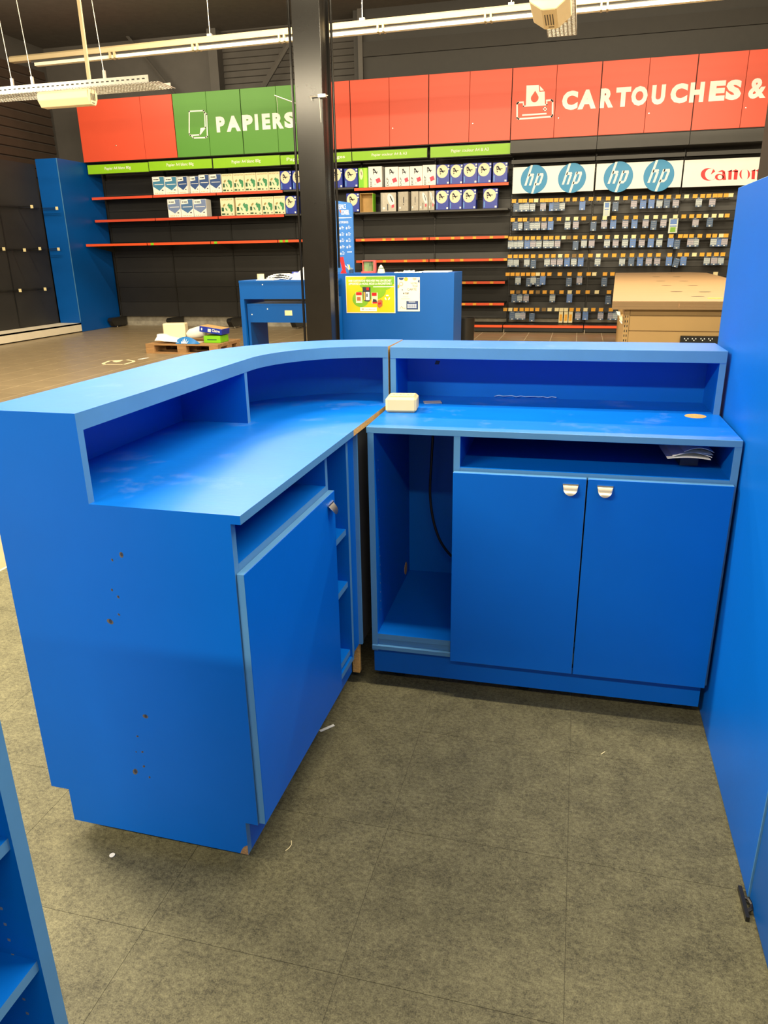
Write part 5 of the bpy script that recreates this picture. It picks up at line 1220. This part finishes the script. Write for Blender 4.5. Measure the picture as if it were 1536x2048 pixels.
for i in range(8):
    u0, u1 = i / 8, (i + 1) / 8; zz_ = lambda u: zp + .002 + .10 * math.sin(math.pi * min(1, u * .8 + .2))
    m.face([(lx0 + (lx1 - lx0) * u0, PY + .03, zp + .002), (lx0 + (lx1 - lx0) * u1, PY + .03, zp + .002), (lx0 + (lx1 - lx0) * u1, PY + .10, zz_(u1)), (lx0 + (lx1 - lx0) * u0, PY + .10, zz_(u0))])
m.build('blue_print', bl, t, smooth=True)
m = MB(); cx_ = lx0 + (lx1 - lx0) * .38
for k, (dx, hh_) in enumerate(((-.06, .05), (-.03, .075), (0, .09), (.03, .075), (.06, .05))):
    m.face([(cx_ + dx * .6 - .012, PY + .024, zp + .008), (cx_ + dx * .6 + .012, PY + .024, zp + .008), (cx_ + dx, PY + .07, zp + hh_)])
m.build('leaf_print', WHITE, t)
ax, bx = on_y(363, 680, PY + .35).x, on_y(408, 680, PY + .35).x
m = MB().lathe([(.04, 0), (.075, .06), (.085, .2), (.08, .3), (.03, .34)], (0, 0, 0), 14); m.rot((0, 0, 0), math.radians(78), 'Y'); m.v = [(v[0] + ax + .03, v[1] + PY + .50, v[2] + zp + .088) for v in m.v]
tag(m.build('plastic_bag', PAPER, smooth=True), 'rounded white bag lying in the middle of the pallet', 'bag')
ax, bx = on_y(408, 685, PY + .22).x, on_y(441, 685, PY + .22).x
t = thing('paper_ream', 'lime green ream lying at the right of the pallet', 'paper ream', ((ax + bx) / 2, PY + .3, zp))
zt_ = on_y(425, 672, PY + .22).z
MB().box(ax, bx, PY + .22, PY + .50, zp, zt_).build('wrapper', LEAF, t, bevel=.004)
MB().frect(ax + .06, bx - .06, zp + .04, zp + .055, PY + .2185).build('front_print', RGD, t)
a = on_y(396, 663, PY + .24); b = on_y(442, 655, PY + .24); tilt = -.20
t = thing('paper_ream', 'dark blue ream lying tilted on top of the lime green ream', 'paper ream', ((ax + bx) / 2, PY + .3, zt_))
hh_ = .085; m = MB().box(a.x + .02, b.x, PY + .23, PY + .50, zt_ + .012, zt_ + .012 + hh_, 0, {'+z': 1}); piv = (b.x, PY + .3, zt_ + .002); m.rot(piv, -tilt * .0 + .14, 'Y'); m.build('wrapper', [RB, KRAFT], t, bevel=.003)
m = MB().frect(a.x + .025, b.x - .005, zt_ + .016, zt_ + .09, PY + .2292, 1).fell(a.x + .06, zt_ + .055, .012, .02, PY + .2285, 0, 8).frect(a.x + .16, a.x + .21, zt_ + .03, zt_ + .075, PY + .2285, 0).text('Claire', b.x - .16, b.x - .03, zt_ + .04, zt_ + .08, PY + .2285, 0, bold=.02); m.rot(piv, .14, 'Y'); m.build('front_print', [WHITE, RB], t)

# ------------------------------------------------------------------ small things on the floor
def flatpoly(name, pts, m, lab, cat, th=.0015):
    P = [(p[0], p[1]) for p in pts]
    ar = sum(P[k][0] * P[(k + 1) % len(P)][1] - P[(k + 1) % len(P)][0] * P[k][1] for k in range(len(P)))
    if ar < 0: P = P[::-1]
    return tag(MB().prism(P, .0004, th, 'z').build(name, m), lab, cat)
q = on_z(224.5, 1711); flatpoly('paper_disc', [(q.x + .0068 * math.cos(a_ / 10 * 2 * math.pi), q.y + .0068 * math.sin(a_ / 10 * 2 * math.pi)) for a_ in range(10)], PAPER, 'small white paper disc on the vinyl in front of the end panel', 'paper disc', .002)
a, b = on_z(640, 1463), on_z(668, 1451)
dv = (b - a).normalized(); nv = Vector((-dv.y, dv.x, 0)) * .004
flatpoly('paper_strip', [a - nv, b - nv, b + nv, a + nv], PAPER, 'white paper strip sticking out from under the left counter', 'paper strip', .003)
cur = [on_z(x, y_) + Vector((0, 0, .0012)) for x, y_ in ((571, 1702), (578, 1697), (583, 1690), (583, 1682))]
tag(MB().tube(cur, .0009, 5).build('plastic_shaving', TAGW), 'thin curved pale shaving on the vinyl near the broken corner', 'shaving')
a, b = on_z(1202, 1509), on_z(1210, 1504); tag(MB().tube([a + Vector((0, 0, .0013)), b + Vector((0, 0, .0013))], .0013, 5).build('plastic_shaving', TAGW), 'short pale shaving in the middle of the vinyl floor', 'shaving')
st_ = mat('sticker_cream', S(235, 222, 180), .6, var=.05)
t = thing('floor_sticker', 'worn pale arrow sticker stuck on the tan tiles left of the pallet', 'sticker', on_z(236, 725))
def SP(x, y_): return on_z(x * .1953, 640 + y_ * .1953)
ring = [SP(1055, 445), SP(1125, 418), SP(1300, 408), SP(1365, 418), SP(1370, 428), SP(1265, 456), SP(1075, 456)]
m = MB()
for k in range(len(ring)):
    a, b = ring[k], ring[(k + 1) % len(ring)]
    if k == 1: b = a + (b - a) * .75
    d = (b - a).normalized(); nv = Vector((-d.y, d.x, 0)) * .022
    pts = [a - nv, b - nv, b + nv, a + nv]; m.face([(p.x, p.y, .0009) for p in pts])
m.build('outline', st_, t)
m = MB(); pts = [SP(1150, 425), SP(1180, 412), SP(1262, 412), SP(1225, 428), SP(1190, 434)]; ar = 1
m.face([(p.x, p.y, .0011) for p in pts][::-1]); m.build('centre_mark', st_, t)
a, b = SP(1408, 405), SP(1468, 401); flatpoly('paper_slip', [a, a + Vector((.0, .16, 0)), b + Vector((0, .16, 0)), b], PAPER, 'white paper slip on the tan tiles just left of the pallet', 'paper')

for o in bpy.data.objects:
    if '_abs' in o: del o['_abs']
